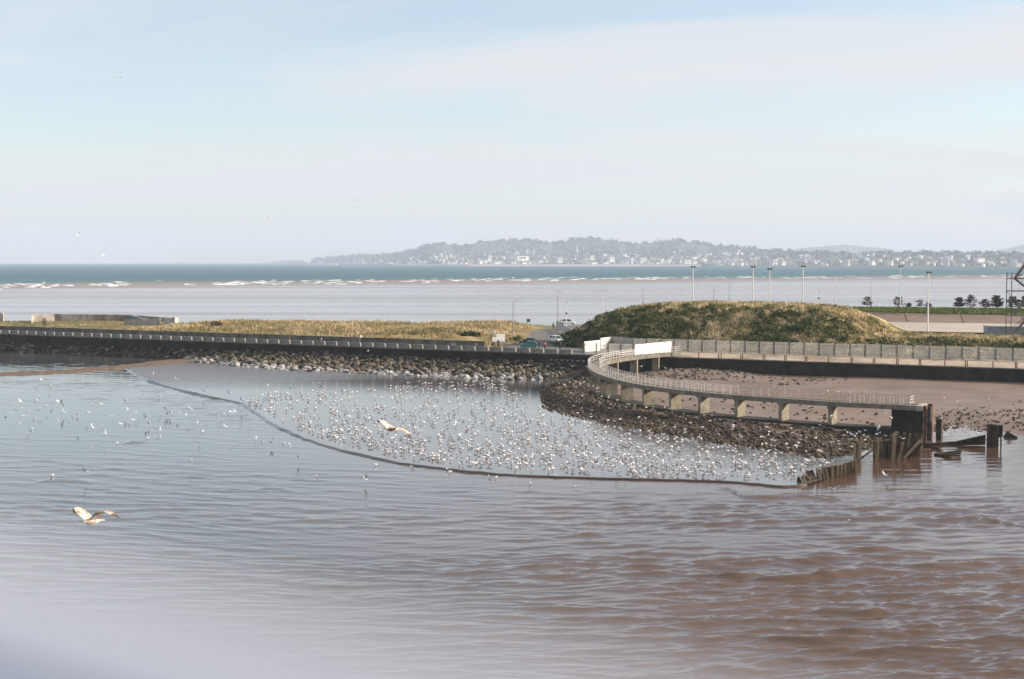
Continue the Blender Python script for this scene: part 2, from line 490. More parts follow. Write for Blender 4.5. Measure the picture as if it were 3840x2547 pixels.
# still film of water on the mud
m, nt, bs, noise, math_, ramp, rng_, bump, sep = water_nodes('tidal_film')
q = math_('ADD', math_('MULTIPLY', sep.outputs[0], .45), math_('MULTIPLY', sep.outputs[1], -1.0))   # grows towards the bridge and the river
q = math_('ADD', q, math_('MULTIPLY', noise(.05, (.4, 1.5, 1), 3), 26))
nt.links.new(ramp(noise(.08, (.5, 1.6, 1), 4), [(.35, (.075, .072, .072)), (.65, (.115, .102, .098))]), bs.inputs['Base Color'])
nt.links.new(rng_(q, -305, -262, .34, .07), bs.inputs['Roughness'])
b1 = bump(noise(.9, (.35, 1.6, 1), 5), .30, .035)
nt.links.new(bump(noise(4.0, (.6, 1.4, 1), 3), .12, .012, b1), bs.inputs['Normal'])
bs.inputs['IOR'].default_value = 1.6
M_FILM = m

# bay: deep teal, a turbid brown shoal with breakers, then wet tidal flats
m, nt, bs, noise, math_, ramp, rng_, bump, sep = water_nodes('bay_water')
q = math_('SUBTRACT', math_('SUBTRACT', sep.outputs[1], math_('MULTIPLY', sep.outputs[0], .68)), 1780)
qn = math_('ADD', q, math_('MULTIPLY', math_('SUBTRACT', noise(.004, (.35, 1.6, 1), 4), .5), 420))
qn2 = math_('ADD', q, math_('MULTIPLY', math_('SUBTRACT', noise(.006, (.16, 1.6, 1), 4), .5), 900))
fac = rng_(qn, -900, 900, 0, 1)
nt.links.new(ramp(fac, [(.0, (.13, .12, .125)), (.32, (.15, .125, .12)), (.42, (.20, .15, .125)), (.55, (.18, .15, .13)), (.64, (.065, .13, .145)), (1, (.04, .10, .125))]), bs.inputs['Base Color'])
rg = rng_(qn2, -420, 120, .10, .42)
nt.links.new(rg, bs.inputs['Roughness'])
nt.links.new(rng_(qn, -350, 250, .5, .22), bs.inputs['Specular IOR Level'])
streak = noise(.03, (.07, 1.0, 1), 6, .03)
wv = bump(noise(.05, (.5, 1.6, 1), 5), rng_(qn2, -500, 100, .06, .9), 2.2)
nt.links.new(bump(streak, 1.0, .9, wv), bs.inputs['Normal'])
df = nt.nodes.new('ShaderNodeBsdfDiffuse'); mxs = nt.nodes.new('ShaderNodeMixShader')
nt.links.new(ramp(rng_(qn, -900, 900, 0, 1), [(.0, (.27, .26, .29)), (.30, (.25, .225, .225)), (.40, (.27, .215, .19)), (.55, (.24, .20, .18)), (.64, (.085, .155, .17)), (1, (.058, .125, .15))]), df.inputs[0])
band = math_('MULTIPLY', rng_(qn, -420, -200, 0, .62), 1.0)
deep = math_('MULTIPLY', rng_(qn, 100, 260, 0, .30), math_('SUBTRACT', math_('MULTIPLY', noise(.03, (.22, 1.6, 1), 5, 0, 0, .7), 2.4), .7))
fl = math_('MULTIPLY', rng_(noise(.025, (.05, 1.0, 1), 6, .03, 0, .65), .44, .64, 0, .55), rng_(q, -260, -420, 0, 1))
fl2 = math_('MULTIPLY', rng_(noise(.006, (.10, 1.2, 1), 3, .05), .52, .66, 0, .38), rng_(q, -260, -420, 0, 1))
nt.links.new(math_('ADD', math_('ADD', band, deep), math_('ADD', fl, fl2), clamp=True), mxs.inputs[0])
nt.links.new(bs.outputs[0], mxs.inputs[1]); nt.links.new(df.outputs[0], mxs.inputs[2])
nt.links.new(mxs.outputs[0], [n for n in nt.nodes if n.type == 'OUTPUT_MATERIAL'][0].inputs[0])
M_BAY = m

rs = [0, 60, 150, 300, 600, 1000, 1600, 2500, 4000, 7000, 12000, 19000]
na = 96
V, F = [(0, 0, -.45)], []
for r in rs[1:]:
    for k in range(na):
        a = 2 * PI * k / na; V.append((r * math.cos(a), r * math.sin(a), -.45))
for k in range(na): F.append((0, 1 + k, 1 + (k + 1) % na))
Q = []
for i in range(len(rs) - 2):
    for k in range(na):
        a, b = 1 + i * na, 1 + (i + 1) * na
        Q.append((a + k, b + k, b + (k + 1) % na, a + (k + 1) % na))
tag(link('sea', np_mesh('sea', V, [np.array(F), np.array(Q)]), M_BAY), kind='structure')

# river surface with real waves
yy = [52.0]
while yy[-1] < 398:
    yy.append(yy[-1] + min(.5, max(.11, yy[-1] ** 2 / 52000)))
yy = np.array(yy); tt = np.linspace(-.47, .47, 760)
Yg, Tg = np.meshgrid(yy, tt, indexing='ij'); Xg = Yg * Tg
def river_z(X, Y):
    r = np.random.default_rng(21)
    wl = sstep(30, -45, X - (Y - 100) * .10)                  # the far-left water runs on another heading
    z = np.zeros_like(X)
    warp = (fbm(X * .05, Y * .05, 5, 3) - .5) * 3.0
    for k in range(46):
        lam = 0.6 * (5.2 / 0.6) ** r.random()
        amp = 0.0085 * lam ** 0.85
        for mean, wt in ((-.16, 1 - wl), (.22, wl)):
            th = mean + r.normal(0, .24)
            kx, ky = math.sin(th) * 2 * PI / lam, math.cos(th) * 2 * PI / lam
            ph = r.random() * 6.28
            g = vnoise(X * .045 + k * 3.1, Y * .075 + k * 1.7, 40 + k % 7)
            a_ = kx * X + ky * (Y + warp) + ph; z += wt * amp * (g * 1.7) * np.sin(a_ + .85 * np.sin(a_))
    rough = .22 + .44 * sstep(-22, 24, X + 2) * sstep(170, 110, Y) + .22 * sstep(150, 95, Y)
    patch = .25 + 1.35 * sstep(.25, .75, fbm(X * .045 + 5, Y * .06, 9, 4))
    z *= rough * patch
    z = np.where(z > 0, z * 1.35, z * .7)
    return z
# a few low swell lines where the river meets the flats
Zr = river_z(Xg, Yg)
for pts_, hgt in (([(2640, 1826), (2740, 1838), (2790, 1866), (2850, 1864), (2960, 1860), (3060, 1864), (3140, 1872), (3230, 1893)], .20), ([(3480, 1932), (3600, 1938), (3720, 1952), (3840, 1972), (3980, 1990)], .18),
                  ([(80, 1815), (180, 1803), (280, 1802), (350, 1812)], .09), ([(950, 1838), (1020, 1828), (1100, 1838)], .08), ([(460, 1662), (540, 1658)], .12), ([(2000, 1975), (2150, 1990), (2280, 2010)], .10)):
    L_ = [P(q[0], q[1], 0) for q in pts_]
    yl = np.interp(Xg, [q[0] for q in L_], [q[1] for q in L_]); x0, x1 = L_[0][0], L_[-1][0]
    en = sstep(x0 - .5, x0 + (x1 - x0) * .3, Xg) * sstep(x1 + .5, x1 - (x1 - x0) * .3, Xg); dy = Yg - yl + .25 * np.sin(Xg * 1.3)
    Zr += hgt * en * np.where(dy < 0, np.exp(-(dy / .45) ** 2), np.exp(-(dy / 1.3) ** 2))
nf = np.minimum(1, np.maximum(.25, 1.0))
Zr = Zr * np.where(Yg > 190, .7, 1.0) - .10
nr, nc = Xg.shape
idx = np.arange(nr * nc).reshape(nr, nc)
F = np.stack([idx[:-1, :-1].ravel(), idx[:-1, 1:].ravel(), idx[1:, 1:].ravel(), idx[1:, :-1].ravel()], 1)
tag(link('river', np_mesh('river', np.stack([Xg.ravel(), Yg.ravel(), Zr.ravel()], 1), F, smooth=True), M_RIVER), kind='structure')

# ---- the film over the mudflat
film_px = [(735, 1350), (690, 1362), (560, 1374), (478, 1378), (500, 1398), (560, 1428), (640, 1452), (760, 1482), (890, 1508), (960, 1548), (1040, 1600),
           (1200, 1662), (1400, 1714), (1600, 1748), (1900, 1778), (2300, 1793), (2700, 1803), (2960, 1822), (3080, 1800), (3190, 1745), (3300, 1660)]
film = [P(a, b, .05) for a, b in film_px]
film += [np.array([*XY(45., -30.), .05]), np.array([*XY(30., .5), .05]), np.array([*XY(-20., .5), .05]), np.array([*XY(-120., .5), .05])]
from mathutils.geometry import tessellate_polygon
def smooth_line(pts, n=6, jit=0.0):
    pts = [np.asarray(p, float) for p in pts]; out = []
    for i in range(len(pts) - 1):
        p0, p1, p2, p3 = pts[max(i - 1, 0)], pts[i], pts[i + 1], pts[min(i + 2, len(pts) - 1)]
        for k in range(n):
            t = k / n
            q = .5 * (2 * p1 + (p2 - p0) * t + (2 * p0 - 5 * p1 + 4 * p2 - p3) * t * t + (3 * p1 - p0 - 3 * p2 + p3) * t ** 3)
            out.append(q)
    out.append(pts[-1])
    if jit:
        for q in out[1:-1]: q[:2] += rng.normal(0, jit, 2)
    return out
film_edge = smooth_line(film[:19], 10, .12)
ring = film_edge + film[19:]
tri = tessellate_polygon([[Vector(p) for p in ring]])
tag(link('tidal_flat', np_mesh('tidal_flat', np.array(ring), np.array(tri)), M_FILM), kind='structure')
# the lip where the river laps over the flat: a low rolling wavelet
lip = [p for p in film_edge[30:175]]
V, F = [], []
for i, p in enumerate(lip):
    d = lip[min(i + 1, len(lip) - 1)] - lip[max(i - 1, 0)]; d = d[:2] / (np.linalg.norm(d[:2]) + 1e-9)
    n_ = np.array([d[1], -d[0]])
    if n_[1] > 0: n_ = -n_
    f = i / len(lip)
    hgt = (.22 * (1 - f) ** 2.2 * min(1, i / 12) + .03) * (.8 + .35 * math.sin(i * .37)); wd = (.2 + .34 * (1 - f) ** 1.5) * (.75 + .5 * rng.random())
    for o_, z in ((-.9 * wd, .03), (-.45 * wd, .06 + hgt * .5), (-.1 * wd, .06 + hgt), (.12 * wd, .05 + hgt * .65), (.35 * wd, .02), (.8 * wd, -.14), (1.2 * wd, -.5)):
        V.append((p[0] + n_[0] * o_, p[1] + n_[1] * o_, z))
nn = 7
for i in range(len(lip) - 1):
    for k in range(nn - 1): F.append((i * nn + k, i * nn + k + 1, (i + 1) * nn + k + 1, (i + 1) * nn + k))
tag(link('river_wavelet', np_mesh('river_wavelet', V, np.array(F), smooth=True), M_RIVER), kind='structure')

# ---- gravel bar reaching into the water on the left
M_BAR = mat('gravel_bar', [(0.3, (.06, .042, .03)), (0.5, (.13, .09, .06)), (0.7, (.24, .17, .12))], .9, .9, .7, 3, bdist=.12, coords='World')
top = smooth_line([P(a, b, .1) for a, b in [(-160, 1404), (0, 1394), (250, 1383), (450, 1366), (640, 1343), (728, 1346)]], 8)
bot = smooth_line([P(a, b, .1) for a, b in [(-160, 1420), (0, 1409), (250, 1398), (480, 1382), (600, 1373), (736, 1358)]], 8)
V, F = [], []
for i in range(len(top)):
    a, b = top[i], bot[i]
    for k in range(7):
        t = k / 6; q = a + (b - a) * t
        V.append((q[0], q[1], -.2 + .48 * math.sin(PI * t) + rng.normal(0, .04)))
for i in range(len(top) - 1):
    for k in range(6): F.append((i * 7 + k, i * 7 + k + 1, (i + 1) * 7 + k + 1, (i + 1) * 7 + k))
tag(link('gravel_bar', np_mesh('gravel_bar', V, np.array(F), smooth=True), M_BAR), kind='structure')

# ---- breakers far out on the shoal
mb = MB()
for i in range(420):
    px = rng.uniform(-150, 3990)
    if vnoise(np.array([px * .02]), np.array([3.3]), 77)[0] < .26: continue
    base = np.interp(px, [0, 1000, 2000, 2900, 3840], [1074, 1062, 1049, 1040, 1036])
    spread = np.interp(px, [0, 1500, 2500, 3840], [7, 5, 4, 4])
    if px > 2500 and rng.random() < .45: continue
    py = base + rng.normal(0, spread * .55) + (rng.integers(0, 2) * -spread if rng.random() < .5 else 0)
    c = P(px, py, -.4)
    L_ = rng.uniform(2.0, 6.5) * c[1] / 1400; h = rng.uniform(.18, .50); n_ = 7
    r1, r2, r3 = [], [], []
    for k in range(n_):
        t = k / (n_ - 1); e = math.sin(PI * t) ** .5 + .02
        x = c[0] + (t - .5) * L_ * 2; y = c[1] + rng.normal(0, .6) + (t - .5) * L_ * .5
        r1.append((x, y - 2.0 * e, -.46)); r2.append((x, y - .9 * e, -.45 + h * e)); r3.append((x, y + 1.5 * e, -.46))
    mb.loft([r1, r2, r3], closed=False, caps=False)
tag(mb.build('breaking_waves', M_FOAM), label='broken line of white breakers across the shallow bay', cat='breakers', kind='stuff')

# ================================================================== LAND
fence_a, fence_b = SP(P(2560, 1318, 4.3)), SP(P(3840, 1356, 4.3))
def fence_p(s): return fence_a[1] + (s - fence_a[0]) * (fence_b[1] - fence_a[1]) / (fence_b[0] - fence_a[0])
CREST = 23.0
crest_px = [(2150, 1262), (2195, 1232), (2258, 1199), (2307, 1162), (2350, 1152), (2404, 1144), (2500, 1141), (2599, 1140), (2760, 1143), (2924, 1148), (3020, 1153), (3086, 1161),
            (3130, 1175), (3184, 1194), (3225, 1216), (3265, 1234), (3310, 1246), (3346, 1252), (3600, 1256), (3840, 1259), (4300, 1268)]
cs, cz = [], []
for px, py in crest_px:
    r = ray(px, py); r = r / r[1]
    d = 300.0
    for _ in range(12):
        s_, p_ = SP(r * d); want = fence_p(s_) + CREST
        d += (want - p_) / (r[:2] @ WN)
    s_, p_ = SP(r * d); cs.append(float(s_)); cz.append(float(CAM_H + r[2] * d) - np.interp(px, [2300, 3150, 3260], [.45, .55, 1.25]))
ROADP = [0, 18, 52, 80, 120, 260]; ROADS = [-14, -20, -41, -52, -60, -90]
def sea_p(s): return np.interp(s, [-330, -220, -200, -168, -150, -124, -103, -65, -58, -20, 200], [30, 42, 54, 58, 52, 46, 56, 78, 132, 200, 420])
def land_z(s, p):
    X = XY(s, p); x, y = X[..., 0], X[..., 1]
    z = np.full(np.shape(s), T, float)
    # ground rises gently inland
    z = z + .1 * sstep(6, 14, p) + .5 * sstep(30, 100, p)
    # dunes of the spit, left of the road
    sr = np.interp(p, ROADP, ROADS)
    dw = sstep(-5, -13, s - sr) * sstep(8.9, 9.6, p)
    dun = .85 + 1.0 * sstep(12, 34, p) * (.35 + .9 * fbm(x * .045, y * .045, 61, 3)) + .35 * (fbm(x * .3, y * .3, 66, 3) - .5)
    dun = dun * np.interp(s, [-147, -132], [.05, 1]) * sstep(-38, -56, s + (p - 10) * .1)
    z = z + dw * dun
    # the mound and the hedge bank behind the fence
    pf = fence_p(s) + 2.2
    hc = np.interp(s, cs, cz) - 4.3
    t = (p - pf) / (CREST - 2.2)
    back = np.where(s > np.interp(3184, [0, 1], [0, 1]) * 0 + 62, 20.0, 40.0)
    f = np.where(t < 0, 0, np.where(t < 1, np.sin(np.clip(t, 0, 1) * PI / 2) ** .95, 1 - sstep(back * .45, back * 1.3, p - pf - CREST)))
    lump = (fbm(x * .16, y * .16, 71, 4) - .5) * 1.7 * np.clip(t * 3, 0, 1) * sstep(1.25, .75, t)
    z = z + np.maximum(hc, 0) * f + np.where(hc > .5, lump, 0) * (t > 0)
    # basin floor
    z = np.where((s > 30) & (p > 75), np.minimum(z, 5.2), z)
    # seaward edge
    z = z - 9 * sstep(0, 22, p - sea_p(s))
    return z
ss = np.linspace(-330, 190, 640)
uu = np.concatenate([[0, .01], np.linspace(.5, 60, 130), np.linspace(62, 330, 90)])
S, U = np.meshgrid(ss, uu, indexing='ij')
Pp = edge_p(S) + U
Z = land_z(S, Pp)
X = XY(S, Pp)
nr, nc = S.shape; idx = np.arange(nr * nc).reshape(nr, nc)
F = np.stack([idx[:-1, :-1].ravel(), idx[1:, :-1].ravel(), idx[1:, 1:].ravel(), idx[:-1, 1:].ravel()], 1)
# which skin: 0 spit soil, 1 mound, 2 promenade/strip gravel, 3 asphalt
Sc, Pc = S[:-1, :-1].ravel(), Pp[:-1, :-1].ravel()
src = np.interp(Pc, ROADP, ROADS)
mi = np.zeros(len(Sc), int)
mi[(Pc < 9.2)] = 3
mi[(Sc > 3) & (Pc < fence_p(Sc) + 1.2)] = 2
mi[(Sc > -8) & (Pc >= fence_p(Sc) + 1.2) | (Sc > src + 6) & (Pc > 24)] = 1
mi[(np.abs(Sc - src) < 4.2) | ((Sc > -34) & (Sc < 3) & (Pc < 23))] = 3
mi[(Sc > 34) & (Pc > 88)] = 4
land = link('land', np_mesh('land', np.concatenate([X, Z[..., None]], -1).reshape(-1, 3), F, smooth=True, midx=mi), [M_SOIL, M_MOUND, M_GRAVEL, M_ASPH, M_FLOOR])
tag(land, kind='structure')

# ---- tufts: real blades on the spit and the mound
def tufts(name, s, p, hmin, hmax, blades, width, material, label, cat, lean=.5):
    n = len(s); X = XY(s, p); z = land_z(s, p)
    base = np.concatenate([X, z[:, None] - .05], 1)
    V, F = [], []
    h = rng.uniform(hmin, hmax, n)
    for b in range(blades):
        a = rng.uniform(0, 2 * PI, n); ln = rng.uniform(.1, lean, n) * h
        off = rng.normal(0, .16, (n, 2)) * h[:, None]
        wv = np.stack([np.cos(a + 1.57), np.sin(a + 1.57)], 1) * (width * rng.uniform(.6, 1.3, n))[:, None]
        b0 = base.copy(); b0[:, :2] += off - wv
        b1 = base.copy(); b1[:, :2] += off + wv
        tp = base.copy(); tp[:, :2] += off + np.stack([np.cos(a), np.sin(a)], 1) * ln[:, None]; tp[:, 2] += h * rng.uniform(.7, 1.1, n)
        k = len(V) * n * 3
        V.append(np.stack([b0, b1, tp], 1).reshape(-1, 3)); F.append(np.arange(n * 3).reshape(n, 3) + b * n * 3)
    o = link(name, np_mesh(name, np.concatenate(V), np.concatenate(F)), material)
    return tag(o, label, cat, kind='stuff')
n = 26000
s = rng.uniform(-265, -30, n); p = rng.uniform(9.9, 80, n)
sr = np.interp(p, ROADP, ROADS)
keep = (s < sr - 6.5) & (p < sea_p(s) + 6) & ~((s > -225) & (s < -146) & (p > 13))
keep &= fbm(XY(s, p)[:, 0] * .12, XY(s, p)[:, 1] * .12, 33, 3) > .33
tufts('dry_grass', s[keep], p[keep], .35, .95, 4, .10, M_GOLD, 'golden dry grass covering the low spit behind the sea wall', 'grass')
n = 3000
s = rng.uniform(-225, -144, n); p = rng.uniform(10, 54, n); keep = p < sea_p(s)
tufts('short_grass', s[keep], p[keep], .12, .3, 4, .10, M_LAWN, 'short green grass inside the ruined enclosure', 'grass')
n = 30000
s = rng.uniform(-46, 120, n); p = fence_p(s) + rng.uniform(1.6, 42, n)
hc = np.interp(s, cs, cz) - 4.3
sr = np.interp(p, ROADP, ROADS)
keep = (s > sr + 7) & (hc > .3) & ((s > -14) | (p > 26))
tufts('mound_grass', s[keep], p[keep], .4, 1.05, 4, .12, M_MGRASS, 'tawny and green rough grass on the big mound', 'grass')
# scrub: leafy clumps on the lower face of the mound and the hedge bank
n = 2100
s = rng.uniform(-20, 120, n); t = rng.beta(1.3, 2.0, n)
p = fence_p(s) + 1.6 + t * 21
keep = fbm(s * .11, p * .16, 91, 3) > .42
keep |= rng.random(n) < .12
keep |= (s > 58) & (t < .8) & (rng.random(n) < .75)
s, p = s[keep], p[keep]
V, F = [], []
n = len(s); X = XY(s, p); z = land_z(s, p); R = rng.uniform(.5, 1.25, n)
LV = 60
c = np.repeat(np.concatenate([X, z[:, None]], 1), LV, 0); Rr = np.repeat(R, LV)
d = rng.normal(0, 1, (n * LV, 3)); d /= np.linalg.norm(d, axis=1)[:, None]; d[:, 2] = np.abs(d[:, 2]) * .9
c = c + d * (Rr * rng.uniform(.55, 1.1, n * LV))[:, None]
e1 = rng.normal(0, 1, (n * LV, 3)); e1 /= np.linalg.norm(e1, axis=1)[:, None]
e2 = np.cross(e1, d); e2 /= np.linalg.norm(e2, axis=1)[:, None] + 1e-6
sz = rng.uniform(.10, .24, n * LV)[:, None]
V = np.stack([c - e1 * sz, c + e1 * sz * .4 + e2 * sz, c + e1 * sz - e2 * sz * .5], 1).reshape(-1, 3)
tag(link('scrub', np_mesh('scrub', V, np.arange(len(V)).reshape(-1, 3)), M_BUSH), 'dark green scrub growing over the mound behind the palisade fence', 'scrub', kind='stuff')

# ================================================================== SHORE: the slope under the boulders, the beach
apron_px = [(-150, 1316), (0, 1319), (200, 1323), (470, 1335), (640, 1343), (700, 1351), (760, 1366), (1000, 1386), (1280, 1400), (1600, 1412), (1800, 1424), (2000, 1426), (2050, 1424)]
ap_s, ap_w = zip(*[(float(a), -float(b)) for a, b in (SP(P(x, y, 0)) for x, y in apron_px)])
def apron_w(s): return np.interp(s, ap_s, ap_w)
AP_TOP = 2.3
def apron_z(s, p):                                   # p <= 0
    t = np.clip(-p / apron_w(s), 0, 1.3)
    return AP_TOP * (1 - t) ** 1.0 - .15 * t
V, F = [], []
sa = np.linspace(-330, ap_s[-1] + 4, 160); ta = np.linspace(0, 1.15, 12)
S, Tt = np.meshgrid(sa, ta, indexing='ij')
Pp = -Tt * apron_w(S) + .3 * (Tt == 0)
X = XY(S, Pp); Zz = AP_TOP * (1 - Tt) - .2 * Tt - .35
idx = np.arange(S.size).reshape(S.shape)
F = np.stack([idx[:-1, :-1].ravel(), idx[:-1, 1:].ravel(), idx[1:, 1:].ravel(), idx[1:, :-1].ravel()], 1)
tag(link('shore_slope', np_mesh('shore_slope', np.concatenate([X, Zz[..., None]], -1).reshape(-1, 3), F), M_ROCKW), kind='structure')

shore_px = [(2165, 1426), (2090, 1438), (2020, 1478), (2008, 1505), (2090, 1548), (2290, 1592), (2500, 1628), (2700, 1662), (2900, 1692), (3080, 1722), (3210, 1700), (3290, 1668),
            (3390, 1640), (3470, 1606), (3570, 1596), (3700, 1606), (3840, 1624), (4300, 1690)]
SHORE = np.array([P(a, b, 0)[:2] for a, b in shore_px])
def seg_dist(Q, L):
    best = np.full(len(Q), 1e9)
    for a, b in zip(L[:-1], L[1:]):
        ab = b - a; t = np.clip(((Q - a) @ ab) / (ab @ ab), 0, 1)
        best = np.minimum(best, np.linalg.norm(Q - (a + t[:, None] * ab), axis=1))
    return best
POLY = np.concatenate([SHORE, XY(np.array([175., -8.]), np.array([10., 1.5]))])
def inside(Q, poly):
    c = np.zeros(len(Q), bool); j = len(poly) - 1
    for i in range(len(poly)):
        a, b = poly[i], poly[j]
        cond = (a[1] > Q[:, 1]) != (b[1] > Q[:, 1])
        xi = (b[0] - a[0]) * (Q[:, 1] - a[1]) / (b[1] - a[1] + 1e-12) + a[0]
        c ^= cond & (Q[:, 0] < xi); j = i
    return c
def beach_z(Q):
    Q = np.asarray(Q, float).reshape(-1, 2)
    sd = seg_dist(Q, SHORE) * np.where(inside(Q, POLY), 1, -1)
    s, p = SP(Q); q = edge_p(s) - p                     # distance seaward of the quay
    cap = np.interp(q, [0, 12, 40, 70], [1.75, 1.65, 1.15, .9])
    rise = np.interp(sd, [-8, 0, 9, 22, 60], [-.6, -.02, .75, 1.0, 1.8])
    heap = 1.2 * np.exp(-(((s - 22) / 11) ** 2 + ((q - 4) / 7) ** 2))
    return np.minimum(cap, rise) + heap * (sd > 0) + .10 * (fbm(Q[:, 0] * .25, Q[:, 1] * .25, 13, 3) - .5) * np.clip(sd / 4, 0, 1)
gx = np.linspace(0, 175, 300); gy = np.linspace(150, 300, 260)
GX, GY = np.meshgrid(gx, gy, indexing='ij')
Q = np.stack([GX.ravel(), GY.ravel()], 1)
Z = beach_z(Q)
s, p = SP(Q)
ok = (p < edge_p(s) + 1.2) & (Z > -.35)
okg = ok.reshape(GX.shape); idx = np.arange(GX.size).reshape(GX.shape)
fm = (okg[:-1, :-1] & okg[1:, :-1] & okg[1:, 1:] & okg[:-1, 1:]).ravel()
F = np.stack([idx[:-1, :-1].ravel(), idx[1:, :-1].ravel(), idx[1:, 1:].ravel(), idx[:-1, 1:].ravel()], 1)[fm]
# the outer bank of rubble is darker than the sand inside the curve of the walkway
me = np_mesh('beach', np.concatenate([Q, Z[:, None]], 1), F, smooth=True)
sdv = seg_dist(Q, SHORE[:12])
fc = sdv[F].mean(1); fx = Q[F][:, :, 0].mean(1)
me.polygons.foreach_set('material_index', ((fc < 9.5) & (fx < 52)).astype(np.int32))
tag(link('beach', me, [M_SAND, M_ROCKW]), kind='structure')

# ================================================================== SEA WALL AND QUAY
def s_on(px, p=0.0, py=1300):
    r = ray(px, py); r = r / r[1]
    d = (p + WO @ WN) / (r[:2] @ WN)
    return float(SP(r * d)[0])
def w3(s, p, z):
    q = XY(np.array(float(s)), np.array(float(p))); return (float(q[0]), float(q[1]), z)
def wall_box(mb, s0, s1, p0, p1, z0, z1, m=0):
    return mb.hexa([w3(s0, p0, z0), w3(s1, p0, z0), w3(s1, p1, z0), w3(s0, p1, z0), w3(s0, p0, z1), w3(s1, p0, z1), w3(s1, p1, z1), w3(s0, p1, z1)], m)
RZ_WALL = math.atan2(WU[1], WU[0])
S_END = s_on(2190)
sea_wall = empty('sea_wall', w3(-100, 0, 0), 0)
tag(sea_wall, 'long dark concrete sea wall topped with a row of separate blocks', 'sea wall')
def under(o, parent):
    """keep a world-space mesh in place under an empty"""
    o.parent = parent; o.matrix_parent_inverse = Matrix.Translation(-parent.location) if parent.rotation_euler.z == 0 else parent.matrix_basis.inverted()
    return o
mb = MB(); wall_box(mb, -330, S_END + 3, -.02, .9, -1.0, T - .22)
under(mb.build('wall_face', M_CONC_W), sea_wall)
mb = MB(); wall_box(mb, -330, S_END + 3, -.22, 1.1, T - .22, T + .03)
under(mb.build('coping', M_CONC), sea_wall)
mb = MB().box((0, 0, .46), (2.82, .55, .92), taper=.97)
blk = mb.mesh('parapet_block'); blk.materials.append(M_BLOCK)
s = -268.0
while s < S_END - 1.2:
    o = bpy.data.objects.new('parapet_block', blk); COL.objects.link(o)
    o.location = w3(s, .32 + rng.normal(0, .02), T + .02); o.rotation_euler = (rng.normal(0, .006), rng.normal(0, .004), RZ_WALL + rng.normal(0, .006))
    under(o, sea_wall); s += 3.3

# steel sheet piling under the promenade where the boulders stop
piling = empty('sheet_piling', w3(s_on(2120), -.4, 0)); tag(piling, 'dark corrugated steel sheet piling between the boulders and the walkway', 'piling')
s0, s1 = s_on(2030), s_on(2300)
mb = MB(); prof = []; s = s0; k = 0
while s < s1:
    prof += [(s, -.75 if k % 2 == 0 else -.28), (s + .55, -.75 if k % 2 == 0 else -.28)]; s += .8; k += 1
mb.loft([[w3(a, b, -.8) for a, b in prof], [w3(a, b, 3.0) for a, b in prof]], closed=False, caps=False)
pil = under(mb.build('pile_sheet', M_DARK), piling)
for q in range(8):
    s = s_on(2072 + q * 20)
    m2 = MB(); m2.hexa([w3(s - .05, -.9, 2.75), w3(s + .32, -.9, 2.75), w3(s + .22, -.1, 2.75), w3(s, -.1, 2.75), w3(s - .15, -1.1, 3.08), w3(s + .45, -1.1, 3.08), w3(s + .3, -.1, 3.08), w3(s - .05, -.1, 3.08)])
    under(m2.build('pile_bracket', M_CONC_L), piling)

quay = empty('quay_wall', w3(70, 3, 0)); tag(quay, 'dark quay wall below the palisade fence, standing over the brown beach', 'quay wall')
qs = [S_END + 3, 17.7, 81.6, 185]
for a, b in zip(qs[:-1], qs[1:]):
    pa, pb = float(edge_p(a)), float(edge_p(b))
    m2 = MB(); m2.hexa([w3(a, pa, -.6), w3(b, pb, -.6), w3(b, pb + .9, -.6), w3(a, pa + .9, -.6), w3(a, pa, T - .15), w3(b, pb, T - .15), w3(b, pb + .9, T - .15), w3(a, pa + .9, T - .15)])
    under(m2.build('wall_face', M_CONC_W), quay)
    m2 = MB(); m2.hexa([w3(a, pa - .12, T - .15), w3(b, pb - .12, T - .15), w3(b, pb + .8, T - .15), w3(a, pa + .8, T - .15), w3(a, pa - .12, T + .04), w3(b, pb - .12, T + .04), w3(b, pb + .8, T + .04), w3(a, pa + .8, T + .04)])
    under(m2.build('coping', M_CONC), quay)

# wall at the back of the promenade
S_BW = s_on(1818, 9.0)
bw = empty('promenade_wall', w3(-100, 9, T)); tag(bw, 'grey concrete wall between the promenade and the golden grass, with faint graffiti', 'wall')
mb = MB(); wall_box(mb, -330, S_BW, 9.0, 9.35, T - .2, T + 1.38)
under(mb.build('wall_face', M_CONC), bw)
mb = MB(); wall_box(mb, -330, S_BW, 8.93, 9.42, T + 1.38, T + 1.50)
under(mb.build('coping', M_CONC), bw)
mb = MB(); s = s_on(1347, 8.8); wall_box(mb, s, s + .35, 8.72, 9.5, T - .1, T + 1.95)
under(mb.build('pier', M_CONC_L), bw)
M_PRED = mat('faded_red_paint', [(.36, .09, .07)], 1, .8); M_PWHT = mat('white_paint', [(.74, .73, .70)], 1, .7); M_PBLU = mat('blue_graffiti_paint', [(0.4, (.05, .16, .30)), (0.6, (.10, .30, .40))], .8, .8)
def scribble(parent, s0, s1, p, z0, z1, material, seed, w=.05):
    r = np.random.default_rng(seed); m2 = MB(); n = 14; last = None
    for k in range(n):
        t = k / (n - 1); q = w3(s0 + (s1 - s0) * t + r.normal(0, .08), p, z0 + (z1 - z0) * (.5 + .5 * math.sin(k * 2.1 + seed)))
        if last: m2.bar(last, q, .02, w * 2)
        last = q
    return under(m2.build('graffiti', material), parent)
scribble(bw, s_on(1527, 9), s_on(1560, 9), 8.98, T + .75, T + 1.05, M_PRED, 3)
scribble(bw, s_on(1690, 9), s_on(1708, 9), 8.98, T + .45, T + .85, M_PWHT, 5)
c = w3(s_on(1786, 8.9), 8.9, T + .72)
